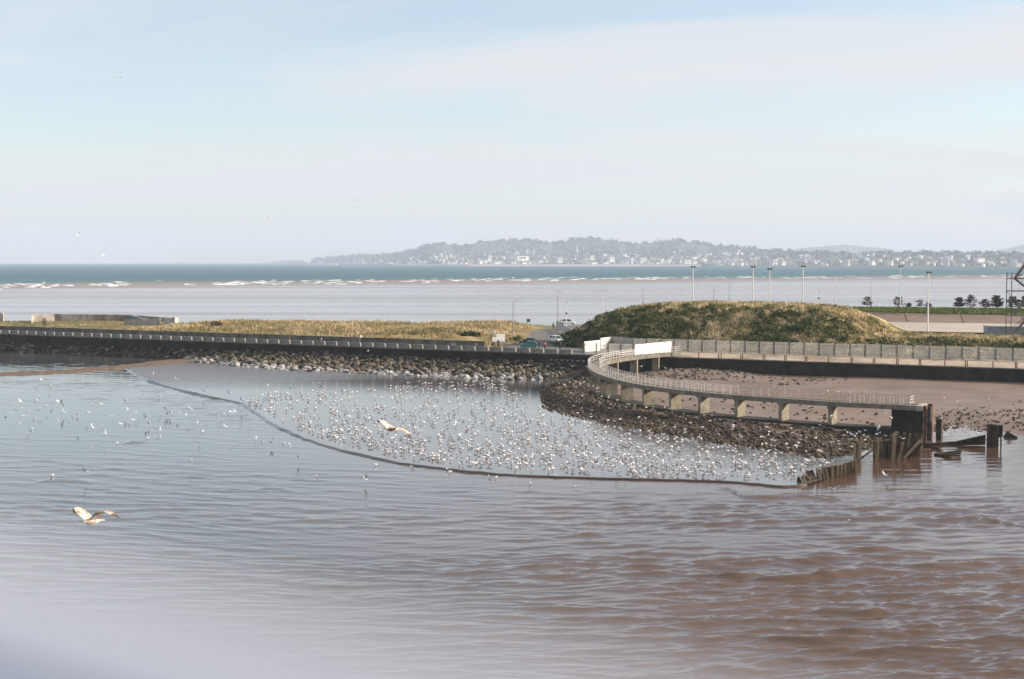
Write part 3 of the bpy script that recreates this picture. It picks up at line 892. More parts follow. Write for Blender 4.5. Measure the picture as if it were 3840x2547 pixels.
m2 = MB().tube([Vector(c), Vector(c) + Vector((-WN[0], -WN[1], 0)) * .05], .28, 14); m2.tube([Vector(c) + Vector((-WN[0], -WN[1], 0)) * .05, Vector(c) + Vector((-WN[0], -WN[1], 0)) * .07], .15, 12, 1)
tag(m2.build('round_sign', [M_PWHT, M_DARK]), 'small round white sign on the end of the promenade wall', 'sign')

# ================================================================== CURVED WALKWAY
edge = [np.array(q) for q in [(53.0, 185.4, 4.2), (43.6, 190.6, 4.2), (36.3, 196.2, 4.2), (31.0, 201.0, 4.2), (26.4, 206.2, 4.2), (22.2, 212.6, 4.2), (18.2, 221.5, 4.2), (15.3, 233.0, 4.22), (13.7, 245.0, 4.3),
        (13.6, 254.0, 4.42), (15.4, 263.0, 4.55), (19.3, 271.0, 4.68), (24.6, 278.2, 4.8), (32.3, 286.0, 4.9)]]
wraw = np.array(smooth_line(edge, 24))
cum = np.concatenate([[0], np.cumsum(np.linalg.norm(np.diff(wraw, axis=0), axis=1))])
WLEN = cum[-1]; DECKW = 2.1
def wk(t):
    """outer edge point, tangent and inward normal at length t"""
    t = min(max(t, 0), WLEN)
    q = np.array([np.interp(t, cum, wraw[:, k]) for k in range(3)])
    q2 = np.array([np.interp(min(t + .3, WLEN), cum, wraw[:, k]) for k in range(3)]); q1 = np.array([np.interp(max(t - .3, 0), cum, wraw[:, k]) for k in range(3)])
    d = (q2 - q1)[:2]; d /= np.linalg.norm(d)
    return q, d, np.array([d[1], -d[0]])
walk = empty('curved_walkway', (30, 215, 0)); tag(walk, 'curved concrete walkway with pale railings standing on slab piers over the shore', 'walkway')
ts = np.linspace(0, WLEN, 150)
def along(t, o, dz):
    q, d, n_ = wk(t); return (q[0] + n_[0] * o, q[1] + n_[1] * o, q[2] + dz)
rings = [[along(t, -.05, -.58), along(t, -.05, .06), along(t, .16, .06), along(t, .16, 0), along(t, DECKW - .16, 0), along(t, DECKW - .16, .06), along(t, DECKW + .05, .06), along(t, DECKW + .05, -.58),
          along(t, DECKW - .3, -.58), along(t, DECKW - .3, -.26), along(t, .3, -.26), along(t, .3, -.58)] for t in ts]
under(MB().loft(rings).build('deck', M_DECK), walk)
# railings
post = MB().tube([(0, 0, 0), (0, 0, 1.12)], .042, 6); post.box((0, 0, .02), (.16, .16, .04))
post_me = post.mesh('railing_post'); post_me.materials.append(M_RAIL)
post_rust = post_me.copy(); post_rust.materials.clear(); post_rust.materials.append(M_RAILR)
for side, o_ in (('outer', .06), ('inner', DECKW - .06)):
    t = .9
    while t < WLEN - .3:
        o = bpy.data.objects.new('railing_post', post_rust if (10 < t < 27 and rng.random() < .8) else post_me); COL.objects.link(o)
        o.location = along(t, o_, .05); o.rotation_euler = (rng.normal(0, .012), rng.normal(0, .012), 0)
        under(o, walk); t += 1.32
    for hgt, nm, r_ in ((1.15, 'top_rail', .034), (.78, 'middle_rail', .026), (.42, 'lower_rail', .026)):
        for a, b, mm in ((.9, 27.0, M_RAILR), (27.0, WLEN - .3, M_RAIL)):
            if a == .9 and hgt > 1 and False: continue
            n_ = int((b - a) / .8)
            under(MB().tube([along(a + (b - a) * k / n_, o_, .05 + hgt) for k in range(n_ + 1)], r_, 5).build(nm, mm), walk)
# end guard rails across the seaward end
m2 = MB()
for hgt in (.42, .8, 1.18): m2.tube([along(.9, .06, hgt), along(.9, DECKW - .06, hgt)], .03, 5)
under(m2.build('end_rail', M_RAIL), walk)
# slab piers across the deck
def t_at_px(px):
    best, bt = 1e9, 0
    for t in np.linspace(0, WLEN * .55, 500):
        q = along(t, 0, -.6); x = 1920 + FPX * q[0] / (q[1] * _cp - (q[2] - CAM_H) * _sp)
        if abs(x - px) < best: best, bt = abs(x - px), t
    return bt
pier_t = [t_at_px(px) for px in (3112, 2925, 2758, 2621, 2511, 2410, 2329, 2270, 2232)]
far_t = [WLEN * .70, WLEN * .76, WLEN * .82, WLEN * .885, WLEN * .945]
for t in pier_t + far_t:
    q, d, n_ = wk(t); g = min(float(beach_z(np.array([[q[0], q[1]]]))[0]), .9) - .6
    th = .26 if t in pier_t else .17
    w0, w1 = (.08, DECKW - .08) if t in pier_t else (.5, DECKW + .02)
    m2 = MB(); pp = []
    for z in (g, q[2] - .27):
        for (a, o_) in ((-th, w0), (th, w0), (th, w1), (-th, w1)):
            pp.append((q[0] + d[0] * a + n_[0] * o_, q[1] + d[1] * a + n_[1] * o_, z))
    pp = [pp[i] for i in (1, 0, 3, 2, 5, 4, 7, 6)]
    m2.hexa(pp)
    # haunch under the deck
    pp = []
    for z, e in ((q[2] - .95, 0), (q[2] - .3, .35)):
        for (a, o_) in ((th + e + .01, w0 + .02), (-th - e - .01, w0 + .02), (-th - e - .01, w1 - .02), (th + e + .01, w1 - .02)):
            pp.append((q[0] + d[0] * a + n_[0] * o_, q[1] + d[1] * a + n_[1] * o_, z))
    if t in pier_t: m2.hexa(pp)
    under(m2.build('pier', M_PIER), walk)
# strip footing joining the near piers
tf = np.linspace(2.5, pier_t[-1] + 6, 70)
rings = [[along(t, -.75, -4.2), along(t, -.55, -3.05), along(t, DECKW + .3, -3.05), along(t, DECKW + .5, -4.2)] for t in tf]
under(MB().loft(rings).build('footing', M_CONC_W), walk)
# caisson at the seaward end
q0, d0, n0 = wk(.2)
def at_end(a, o_, z): return (q0[0] - d0[0] * a + n0[0] * o_, q0[1] - d0[1] * a + n0[1] * o_, z)
def end_box(m2, a0, a1, o0, o1, z0, z1, m=0):
    return m2.hexa([at_end(a0, o0, z0), at_end(a0, o1, z0), at_end(a1, o1, z0), at_end(a1, o0, z0), at_end(a0, o0, z1), at_end(a0, o1, z1), at_end(a1, o1, z1), at_end(a1, o0, z1)][::1], m)
m2 = MB(); end_box(m2, -3.1, .75, .02, DECKW + 1.0, -.8, 3.58); under(m2.build('end_block', M_CONC_W), walk)
m2 = MB(); end_box(m2, .1, .95, -.1, DECKW + 1.2, 3.6, 4.28); under(m2.build('end_cap', M_CONC_L), walk)
fender = empty('rusty_fender', at_end(1.6, .5, 0)); tag(fender, 'tall rust streaked steel fender standing against the walkway end', 'fender')
for k, (a, o_, zt) in enumerate(((1.02, .25, 4.3), (1.32, .95, 4.45), (1.62, .35, 4.2), (1.66, 1.1, 4.5))):
    m2 = MB(); end_box(m2, a, a + .29, o_, o_ + .6, -1, zt); under(m2.build('steel_pile', M_RUST if k != 2 else M_DARK), fender)
m2 = MB(); end_box(m2, .97, 2.0, -.05, .2, 2.1, 2.45); under(m2.build('waling', M_TIMBERD), fender)
dark_pile = MB(); end_box(dark_pile, 2.6, 3.3, .4, 1.4, -1, 2.6)
end_box(dark_pile, 2.55, 3.36, .33, 1.47, 2.3, 2.48); end_box(dark_pile, 2.55, 3.36, .33, 1.47, .7, .86)
tag(dark_pile.build('dark_pile', M_TIMBERD), 'squat dark timber pile beside the rusty fender', 'pile')

# ================================================================== BROKEN TIMBERS
def z7(x, y): return 2900 + x * .2961, 1480 + y * .2961
def timber(parent, b, t, w, th, material, zb=-.3, deeper=0.0, name='plank'):
    pb, pt = z7(*b), z7(*t)
    B = P(pb[0], pb[1], -.02); Tq = PD(pt[0], pt[1], B[1] + deeper)
    d = Tq - B; B = B - d / np.linalg.norm(d) * .7
    m2 = MB(); m2.bar(B, Tq, w, th, up=(0, 1, 0))
    return under(m2.build(name, material), parent)
rev1 = empty('timber_revetment', P(3090, 1785, 0)); tag(rev1, 'low broken timber revetment with splayed leaning planks in the water', 'revetment')
for b, t, w in (((405, 1120), (365, 1030), .42), ((470, 1100), (415, 1000), .24), ((530, 1085), (445, 975), .22), ((600, 1070), (552, 925), .24), ((655, 1065), (612, 915), .18), ((690, 1060), (665, 915), .26),
                ((755, 1055), (748, 895), .34), ((815, 1045), (820, 886), .26), ((865, 1035), (868, 880), .24), ((910, 1025), (912, 860), .24), ((955, 1005), (958, 846), .22), ((1002, 992), (1006, 832), .22), ((1046, 985), (1050, 818), .18)):
    timber(rev1, b, t, w, .14, M_TIMBER)
for b, t in (((430, 1095), (440, 965)), ((520, 1080), (470, 960)), ((580, 1065), (570, 950)), ((640, 1058), (640, 925)), ((720, 1050), (715, 915)), ((790, 1040), (792, 900)), ((845, 1030), (846, 895)), ((892, 1022), (893, 880)), ((936, 1012), (938, 865)), ((980, 995), (982, 850)), ((1025, 985), (1028, 835))):
    timber(rev1, b, t, .50, .06, M_TIMBERD, deeper=.35, name='backing_board')
m2 = MB(); a, b = z7(300, 1112), z7(378, 1118)
A, B = P(*a, 0), P(*b, 0); m2.hexa([A + (0, 0, -.3), B + (0, 0, -.3), B + (0, .6, -.3), A + (0, .6, -.3), A + (.15, .1, .75), B + (-.1, .1, .12), B + (-.1, .5, .12), A + (.2, .5, .7)])
tag(m2.build('timber_stub', M_TIMBERD), 'dark pointed timber stub at the tip of the low revetment', 'timber')
rev2 = empty('timber_piles', P(3215, 1722, 0)); tag(rev2, 'three upright weathered planks joining the two timber revetments', 'piles')
for b, t in (((1030, 822), (1034, 628)), ((1064, 822), (1075, 618)), ((1096, 822), (1104, 608))): timber(rev2, b, t, .26, .16, M_TIMBER)
for b, t in (((1048, 822), (1055, 640)), ((1082, 822), (1090, 630))): timber(rev2, b, t, .26, .06, M_TIMBERD, deeper=.3, name='backing_board')
rev3 = empty('timber_fendering', P(3350, 1722, 0)); tag(rev3, 'tall tangled timber fendering below the walkway end, planks leaning right', 'fendering')
for b, t, w in (((1300, 818), (1310, 545), .2), ((1322, 818), (1332, 550), .2), ((1352, 802), (1362, 540), .24), ((1396, 775), (1406, 535), .22), ((1436, 775), (1446, 520), .26), ((1478, 748), (1490, 512), .18),
                ((1505, 800), (1522, 492), .18), ((1525, 832), (1552, 470), .22), ((1572, 740), (1580, 470), .15), ((1597, 835), (1640, 600), .34), ((1640, 600), (1664, 480), .28), ((1690, 790), (1732, 490), .15), ((1880, 705), (1882, 538), .2)):
    timber(rev3, b, t, w, .16, M_TIMBER)
for b, t, w in (((1650, 812), (1868, 575), .26), ((1700, 805), (1882, 620), .2), ((1640, 800), (1780, 560), .14)):
    B0 = P(*z7(*b), 0); T0 = PD(*z7(*t), B0[1] + .1); m2 = MB(); m2.bar(B0, T0, .18, w); under(m2.build('raking_strut', M_TIMBER if w > .2 else M_TIMBERD), rev3)
for k in range(13):
    x = 1290 + k * 44
    timber(rev3, (x, 812 - k * 3), (x + k * 3, 540 - k * 5), .52, .08, M_TIMBERD, deeper=.5, name='backing_board')
for z_, th in ((2.05, .22), (1.1, .2)):
    a, b = P(*z7(1280, 812), 0), P(*z7(1900, 760), 0); m2 = MB(); m2.bar(a + (0, .3, z_), b + (0, .3, z_ + .1), .2, th); under(m2.build('waling', M_TIMBERD), rev3)

# things lying in the water to the right
def zr(x, y): return 3400 + x * .18613, 1480 + y * .18613
stump = empty('pile_stump', P(*zr(1760, 1060), 0)); tag(stump, 'big dark square pile stump standing alone in the water', 'pile')
A, B = P(*zr(1655, 1050), 0), P(*zr(1850, 1055), 0); hgt = PD(*zr(1665, 600), A[1])[2]
for k in range(3):
    a = A + (B - A) * (k / 3 + .01); b = A + (B - A) * ((k + 1) / 3 - .01)
    m2 = MB(); m2.hexa([a + (0, 0, -1), b + (0, 0, -1), b + (0, .9, -1), a + (0, .9, -1), a + (.02, 0, hgt - .04 * k), b + (.02, 0, hgt - .05 * k), b + (0, .9, hgt), a + (0, .9, hgt)])
    under(m2.build('square_pile', M_TIMBERD), stump)
B2 = P(*zr(1935, 1060), 0); m2 = MB(); m2.hexa([B + (.02, .1, 1.1), B2 + (0, .1, 1.3), B2 + (0, .8, 1.3), B + (.02, .8, 1.1), B + (.02, .1, hgt - .1), B2 + (0, .1, hgt - .1), B2 + (0, .8, hgt - .1), B + (.02, .8, hgt - .1)])
under(m2.build('hanging_block', M_TIMBERD), stump)
m2 = MB(); m2.bar(B2 + (-.12, .3, -.6), B2 + (-.14, .3, 1.4), .14); under(m2.build('post', M_TIMBERD), stump)
m2 = MB(); a, b, c = P(*zr(330, 1000), .1), P(*zr(1000, 975), .2), P(*zr(1580, 960), .35)
m2.loft([[p + (0, -.15, -.3), p + (0, .15, -.3), p + (0, .15, h_), p + (0, -.15, h_)] for p, h_ in ((a, .08), (b, .22), (c, .95))])
tag(m2.build('fallen_beam', M_TIMBERD), 'long dark fallen beam lying between the fendering and the pile stump', 'beam')
m2 = MB()
for k, (x0, y0, x1, y1) in enumerate(((560, 1195, 1090, 1140), (600, 1200, 1100, 1180), (640, 1225, 1085, 1225))):
    a, b = P(*zr(x0, y0), .05), P(*zr(x1, y1), .3); m2.bar(a + (0, 0, -.06), b + (0, 0, .06 - k * .04), .35, .22)
tag(m2.build('floating_raft', M_TIMBERD), 'waterlogged wedge of dark planks floating clear of the other timbers', 'raft')
m2 = MB(); a, b = P(*zr(330, 1010), .02), P(*zr(655, 1105), .0); m2.hexa([a + (0, -.2, -.3), b + (0, -.1, -.3), b + (0, .1, -.3), a + (0, .6, -.3), a + (0, -.2, .42), b + (0, -.1, .06), b + (0, .1, .06), a + (0, .6, .42)])
tag(m2.build('sunken_plank', M_TIMBERD), 'dark triangular plank end jutting from the foot of the fendering', 'plank')
m2 = MB(); a, b = P(*zr(1950, 840), .05), P(*zr(2230, 865), 0); m2.hexa([a + (0, -.2, -.3), b + (0, -.1, -.3), b + (0, .1, -.3), a + (0, .6, -.3), a + (.6, -.2, .6), b + (0, -.1, .05), b + (0, .1, .05), a + (.6, .6, .55)])
tag(m2.build('tilted_slab', M_CONC_W), 'dark tilted slab lying just beyond the pile stump', 'slab')

# ================================================================== BOULDERS AND ROCKS
import bmesh
def rock_mesh(name, seed, sub=2, flat=.75, cuts=9):
    r = np.random.default_rng(seed); bm = bmesh.new(); bmesh.ops.create_icosphere(bm, subdivisions=sub, radius=1)
    V = np.array([v.co[:] for v in bm.verts])
    for k in range(cuts):                      # chop with planes: angular quarry stone
        n_ = r.normal(0, 1, 3); n_ /= np.linalg.norm(n_); h = r.uniform(.45, .85)
        d = V @ n_; V = V - np.clip(d - h, 0, None)[:, None] * n_
    V *= r.uniform(.8, 1.2, 3) * (1, 1, flat); V += r.normal(0, .025, V.shape)
    for v, c in zip(bm.verts, V): v.co = c
    me = bpy.data.meshes.new(name); bm.to_mesh(me); bm.free(); return me
bould = [rock_mesh('boulder', 100 + k) for k in range(9)]
def raw(me):
    V = np.array([v.co[:] for v in me.vertices]); F = np.array([p.vertices[:] for p in me.polygons]); return V, F
def rotm(r):
    a, b, c = r; return np.array((Matrix.Rotation(c, 3, 'Z') @ Matrix.Rotation(b, 3, 'Y') @ Matrix.Rotation(a, 3, 'X')))
def scatter_rocks(items, meshes, mats, n_single, name, label, cat, group, rest_name, rest_label):
    """items: (x, y, z, size, material index); the ones that show largest become objects, the rest one mass"""
    items = sorted(items, key=lambda q: -q[3] / q[1])
    var = {}
    for i, (x, y, z, sz, mi) in enumerate(items[:n_single]):
        k = i % len(meshes)
        if (k, mi) not in var:
            c = meshes[k].copy(); c.materials.append(mats[mi]); var[(k, mi)] = c
        o = bpy.data.objects.new(name, var[(k, mi)]); COL.objects.link(o)
        o.location = (x, y, z); o.rotation_euler = rng.uniform(-.6, .6, 3) + (0, 0, rng.uniform(0, 6)); o.scale = tuple(sz * rng.uniform(.8, 1.2, 3))
        lab, grp = label(mi, x, y, sz)
        tag(o, lab, cat, grp)
    if len(items) > n_single:
        VV, FF, MI, b = [], [], [], 0
        rw = [raw(m_) for m_ in meshes]
        for i, (x, y, z, sz, mi) in enumerate(items[n_single:]):
            V, F = rw[i % len(rw)]
            VV.append((V * (sz * rng.uniform(.8, 1.2, 3))) @ rotm((*rng.uniform(-.6, .6, 2), rng.uniform(0, 6.3))).T + (x, y, z)); FF.append(F + b); MI += [mi] * len(F); b += len(V)
        tag(link(rest_name, np_mesh(rest_name, np.concatenate(VV), np.concatenate(FF), midx=MI), mats), rest_label, cat, kind='stuff')
items = []
s = -255.0
while s < ap_s[-1] + 1:
    w = float(apron_w(s)); pp = -.6
    while pp > -w - .3:
        t = -pp / w
        sz = rng.uniform(.45, .95) * (1.1 if t > .5 else .9)
        px_ = 1920 + FPX * XY(np.array(s), np.array(pp))[0] / XY(np.array(s), np.array(pp))[1]
        a, b = s + rng.normal(0, .5), pp + rng.normal(0, .35)
        q = w3(a, min(b, -.5), float(apron_z(a, min(b, 0))) + rng.uniform(-.25, .30) - .1)
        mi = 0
        if t < .58 or (px_ < 640 and rng.random() < .7): mi = 2 if rng.random() < .8 else 0  # upper rows take the dark stone: wall shade put into colour, besides algae
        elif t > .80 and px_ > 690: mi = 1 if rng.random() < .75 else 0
        items.append((*q, sz, mi)); pp -= rng.uniform(.95, 1.55)
    s += rng.uniform(1.1, 1.7)
blab = {0: ('grey boulder under the sea wall', 'grey boulders under the sea wall'),
        1: ('bleached boulder at the water line', 'bleached boulders at the water line'),
        2: ('algae and shade darkened boulder under the sea wall', 'dark boulders under the sea wall')}
def boulder_label(mi, x, y, sz):
    s_ = float(SP(np.array([x, y]))[0]); lab, grp = blab[mi]; big_ = 'big' if sz > .8 else ('middling' if sz > .62 else 'small')
    where = ('beyond the gravel bar' if s_ < -108 else 'beside the root of the gravel bar' if s_ < -92 else 'below the long golden grass' if s_ < -62 else 'below the graffitied promenade wall' if s_ < -38 else 'below the white notice boards' if s_ < -26 else 'next to the sheet piling')
    return f'{big_} {lab}, {where}', grp
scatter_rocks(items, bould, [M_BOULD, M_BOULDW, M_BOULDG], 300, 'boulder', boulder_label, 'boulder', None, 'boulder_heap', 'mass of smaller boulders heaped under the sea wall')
# rubble bank outside the walkway
items = []
deck_line = np.array([wk(t)[0][:2] for t in np.linspace(0, WLEN * .62, 60)])
Q = np.stack([rng.uniform(5, 62, 26000), rng.uniform(155, 290, 26000)], 1)
ins = inside(Q, POLY); sd = seg_dist(Q, SHORE[:13]); dd = seg_dist(Q, deck_line)
inner = inside(Q, np.concatenate([deck_line, XY(np.array([-2.]), np.array([0.])), XY(np.array([60.]), np.array([0.])), [[60, 190]]]))
keep = (ins | (sd < .5)) & ~inner & (dd > .9) & (Q[:, 0] < 56) & (sd < 14)
Qk = Q[keep]; Zk = beach_z(Qk)
for (x, y), z in zip(Qk[:2300], Zk[:2300]): items.append((x, y, max(z, -.05) + rng.uniform(-.05, .12), rng.uniform(.20, .46), 0))
small = [rock_mesh('rock', 200 + k, 2, .7, 7) for k in range(6)]
pier_xy = np.array([wk(t)[0][:2] for t in pier_t])
def rock_label(mi, x, y, sz):
    k = int(np.argmin(np.linalg.norm(pier_xy - (x, y), axis=1))); nth = ['first', 'second', 'third', 'fourth', 'fifth', 'sixth', 'seventh', 'eighth', 'ninth'][k]
    big_ = 'large' if sz > .40 else 'small'; sd_ = float(seg_dist(np.array([[x, y]]), SHORE)[0]); lv_ = 'at the water edge' if sd_ < 3 else ('midway up the bank' if sd_ < 6.5 else 'near the footing')
    return f'{big_} dark weedy rock {lv_} by the {nth} walkway pier from seaward', 'rocks of the bank outside the walkway'
scatter_rocks(items, small, [M_ROCK], 300, 'rock', rock_label, 'rock', None, 'rubble_bank', 'dark weedy rubble banked up outside the curved walkway')
items = []
def rocks_in(poly_px, z0, n, lo, hi, mi):
    L_ = np.array([P(a, b, z0)[:2] for a, b in poly_px]); lo_, hi_ = L_.min(0), L_.max(0)
    q = rng.uniform(lo_, hi_, (n * 6, 2)); q = q[inside(q, L_)][:n]; z = beach_z(q)
    for (x, y), zz in zip(q, z): items.append((x, y, zz + .02, rng.uniform(lo, hi), mi))
rocks_in([(2390, 1408), (2440, 1372), (2560, 1352), (2700, 1372), (2830, 1402), (2700, 1416), (2500, 1408)], 1.8, 420, .2, .5, 1)
rocks_in([(2700, 1395), (2950, 1400), (3230, 1420), (3200, 1440), (2900, 1445), (2700, 1420)], 1.5, 110, .1, .42, 0)
rocks_in([(2420, 1470), (2700, 1480), (3000, 1520), (3300, 1545), (3300, 1600), (2900, 1580), (2500, 1540)], 1.0, 130, .12, .4, 0)
rocks_in([(3450, 1560), (3600, 1545), (3840, 1545), (4000, 1560), (4000, 1610), (3700, 1600), (3460, 1600)], .6, 420, .1, .3, 0)
rocks_in([(3450, 1530), (3840, 1510), (4000, 1520), (4000, 1560), (3450, 1560)], .8, 70, .08, .24, 0)
scatter_rocks(items, small, [M_ROCK, M_BOULD], 240, 'beach_stone', lambda mi, x, y, sz: ((('larger ' if sz > .3 else 'small ') + 'dark rock lying on the brown sand ' + ('near the pile stump' if x > 56 else 'inside the curve of the walkway'), 'rocks lying on the beach sand') if mi == 0 else (('larger ' if sz > .38 else 'small ') + 'brown grey stone heaped against the quay wall, ' + ('beside the walkway landing' if x < 33.5 else 'midway along the heap' if x < 40 else 'at the thin end of the heap'), 'stones heaped against the quay')), 'stone', None, 'scattered_stones', 'small stones scattered over the brown beach')

# ================================================================== PALISADE FENCES
BAY = 3.08
def pale_mesh(name, L_, h):
    m2 = MB(); n = int(L_ / .155)
    for k in range(n):
        x = (k + .5) * L_ / n
        h2 = h - rng.uniform(0, .03)
        m2.add([(x - .034, 0, .08), (x, -.05, .08), (x + .034, 0, .08), (x - .034, 0, h2 - .12), (x, -.05, h2 - .1), (x + .034, 0, h2 - .12), (x, -.01, h2)],
               [(0, 1, 4, 3), (1, 2, 5, 4), (2, 0, 3, 5), (3, 4, 6), (4, 5, 6), (5, 3, 6)])
    return m2.mesh(name)
pm = pale_mesh('pales', BAY, 2.55); pm.materials.append(M_GALV)
rm = MB().box((BAY / 2, .03, .5), (BAY, .04, .06)).mesh('rail'); rm.materials.append(M_GALV); rm2 = MB().box((BAY / 2, .03, 2.05), (BAY, .04, .06)).mesh('rail'); rm2.materials.append(M_GALV)
fp = MB().box((0, .09, 1.25), (.2, .14, 2.5)).box((0, .09, 2.53), (.23, .17, .06)).mesh('fence_post'); fp.materials.append(M_POST)
def palisade(name, pts, label, skip=(), hs=1.0):
    f = empty(name, tuple(pts[0])); tag(f, label, 'fence')
    for a, b in zip(pts[:-1], pts[1:]):
        a, b = np.array(a, float), np.array(b, float); L_ = np.linalg.norm((b - a)[:2]); n = max(1, round(L_ / BAY)); rz = math.atan2(b[1] - a[1], b[0] - a[0]); sc = L_ / n / BAY
        for k in range(n + 1):
            q = a + (b - a) * k / n
            for me, nm in ((fp, 'fence_post'), (pm, 'pales'), (rm, 'rail'), (rm2, 'rail')):
                if k == n and nm != 'fence_post': continue
                o = bpy.data.objects.new(nm, me); COL.objects.link(o)
                o.location = (*q[:2], q[2] + rng.normal(0, .015)); o.rotation_euler = (rng.normal(0, .008), rng.normal(0, .006), rz); o.scale = (sc if nm != 'fence_post' else 1, 1, hs)
                under(o, f)
                if nm == 'pales': tag(o, kind='stuff')
    return f
def on_land(s, p): return np.array([*XY(np.array(float(s)), np.array(float(p))), float(land_z(np.array([float(s)]), np.array([float(p)]))[0])])
f0, f1 = P(2086, 1238, 4.6), P(2156, 1291, 4.35)
s1_, p1_ = SP(f1)
main_pts = [f1] + [on_land(s_, fence_p(s_)) for s_ in (0, 40, 80, 130)]
palisade('palisade_fence', main_pts, 'long grey steel palisade fence along the foot of the grassy mound')
palisade('palisade_fence', [f0, f1], 'short steel palisade fence running back beside the road bend')
qa = SP(P(2188, 1331, T)); comp = [np.array([*w3(s_on(2190, 1.2), 1.2, T + .05)]), np.array([*w3(s_on(2378, 1.6), 1.6, T + .05)])]
palisade('palisade_fence', comp, 'pale steel palisade fence at the quay edge behind the walkway bend', hs=.92)
# fan of spikes on the end of that fence
fan = empty('fence_spikes', comp[0]); tag(fan, 'fan of radiating steel spikes guarding the fence end over the water', 'fence spikes')
c0 = comp[0] + (0, 0, 1.25)
m2 = MB()
for k in range(19):
    a = math.radians(60 + k * 13.5); e = c0 + np.array([WU[0] * math.cos(a), WU[1] * math.cos(a), math.sin(a)]) * rng.uniform(1.15, 1.35)
    m2.bar(c0, e, .03)
under(m2.build('spikes', M_POST), fan); m2 = MB().box(tuple(c0 + (0, .03, 0)), (.25, .08, .25)); under(m2.build('hub_plate', M_POST), fan)

def hoarding(label, px0, d0_, px1, d1_, n, h, zb):
    a, b = np.array([XP(px0, d0_), d0_, zb]), np.array([XP(px1, d1_), d1_, zb]); f = empty('hoarding', tuple(a)); tag(f, label, 'hoarding', None)
    u = (b - a) / n; un = u / np.linalg.norm(u)
    for k in range(n):
        p0, p1 = a + u * k + un * .05, a + u * (k + 1) - un * .05; m2 = MB(); m2.bar(p0 + (0, 0, h / 2), p1 + (0, 0, h / 2 + rng.normal(0, .02)), .05, h); under(m2.build('panel', M_WHITE), f)
    for k in range(n + 1):
        p0 = a + u * k; m2 = MB(); m2.bar(p0, p0 + (0, 0, h + .12), .09, .09); under(m2.build('post', M_LAMPD), f)
hoarding('row of five bright white hoarding panels beside the walkway landing', 2380, 280.5, 2518, 292.5, 5, 2.45, T + .05)
hoarding('pair of white hoarding panels at the left end of the compound', 2190, 295, 2250, 301, 2, 2.2, T + .1)
hoarding('three white hoarding panels set back inside the fenced compound', 2252, 305, 2322, 314, 3, 2.4, T + .1)
# tall white gate post at the landing
g = P(2550, 1338, T); m2 = MB().box((g[0], g[1], T + 1.35), (.34, .3, 2.7)).box((g[0], g[1], T + 2.75), (.42, .38, .1)); tag(m2.build('gate_post', M_LAMP), 'tall white post where the walkway meets the quay', 'post')
g = P(2217, 1285, 4.4); m2 = MB().tube([(g[0], g[1], 4.2), (g[0], g[1], 8.1)], .2, 8).tube([(g[0], g[1], 8.1), (g[0], g[1], 8.2)], .26, 8); tag(m2.build('steel_pole', M_LAMPD), 'short thick pole inside the fenced compound', 'pole')

# rusty posts along the quay strip
for xs in ((142,), (278, 292), (430, 438), (582, 591), (728, 737), (870, 878), (1028,), (1182, 1190), (1335, 1343), (1495, 1504), (1652, 1660), (1827,), (1968, 1979), (2158,), (2312, 2321)):
    for k, x in enumerate(xs):
        px = 2560 + x * .5415; s_ = s_on(px, 6.2, 1355); q = w3(s_, float(edge_p(s_)) + 1.5 + .25 * k, T)
        h = rng.uniform(.75, 1.05); m2 = MB().tube([(0, 0, -.3), (0, 0, h)], .10, 7).tube([(0, 0, h), (0, 0, h + .05)], .15, 7).tube([(0, 0, 0), (0, 0, .1)], .16, 7)
        tag(m2.build('mooring_post', M_RUST, loc=q), 'short rusty iron post on the gravel strip along the quay edge', 'post', 'rusty posts along the quay strip')

# ================================================================== RUIN ON THE SPIT
M_RUIN = mat('ruined_render', [(0.25, (.28, .245, .22)), (0.5, (.40, .355, .32)), (0.72, (.54, .48, .43))], .5, .95, .4, 3, coords='World')
M_RUIND = mat('stained_ruin_render', [(0.3, (.10, .085, .075)), (0.45, (.20, .175, .16)), (0.62, (.36, .33, .31))], .35, .95, .3, 3, coords='World', stretch=(1, 1, .5))
ruin = empty('ruined_building', (XP(350, 415), 415, 5.0)); tag(ruin, 'long roofless ruined building with broken graffitied walls on the grassy spit', 'ruin')
def ruin_wall(px0, d0_, px1, d1_, tops, zb, material, th=.45, n=10, jag=.10):
    """a wall with a broken top line; tops are photograph rows at both ends"""
    m2 = MB(); rings = []
    for k in range(n + 1):
        t = k / n; d = d0_ + (d1_ - d0_) * t; px = px0 + (px1 - px0) * t
        zt = PD(px, tops[0] + (tops[1] - tops[0]) * t, d)[2] + rng.normal(0, jag); x = XP(px, d)
        rings.append([(x, d, zb - 1.5), (x, d, zt), (x + th * .2, d + th, zt), (x + th * .2, d + th, zb - 1.5)])
    m2.loft(rings); return under(m2.build('wall', material), ruin)
ruin_wall(-30, 428, 14, 426, (1172, 1174), 5, M_RUIN)
ruin_wall(120, 424, 206, 427, (1180, 1177), 5, M_RUIN, jag=.06)
ruin_wall(205, 427, 480, 431, (1178, 1181), 5, M_RUIND, n=24, jag=.03)
ruin_wall(480, 431, 652, 424, (1181, 1193), 5, M_RUIND, n=16, jag=.04)
ruin_wall(466, 405, 600, 402, (1198, 1195), 5, M_RUIN, jag=.07)
ruin_wall(618, 402, 655, 402, (1195, 1191), 5, M_RUIN, jag=.1)
ruin_wall(655, 402, 668, 420, (1191, 1192), 5, M_RUIN, jag=.12)
ruin_wall(122, 424, 119, 416, (1180, 1202), 5, M_RUIN, jag=.2, n=6)
ruin_wall(14, 427, 120, 424, (1205, 1206), 5, M_RUIN, jag=.12, n=16)
m2 = MB(); m2.bar(PD(500, 1186, 428), PD(560, 1201, 410), .3, .3); under(m2.build('fallen_lintel', M_CONC_L), ruin)
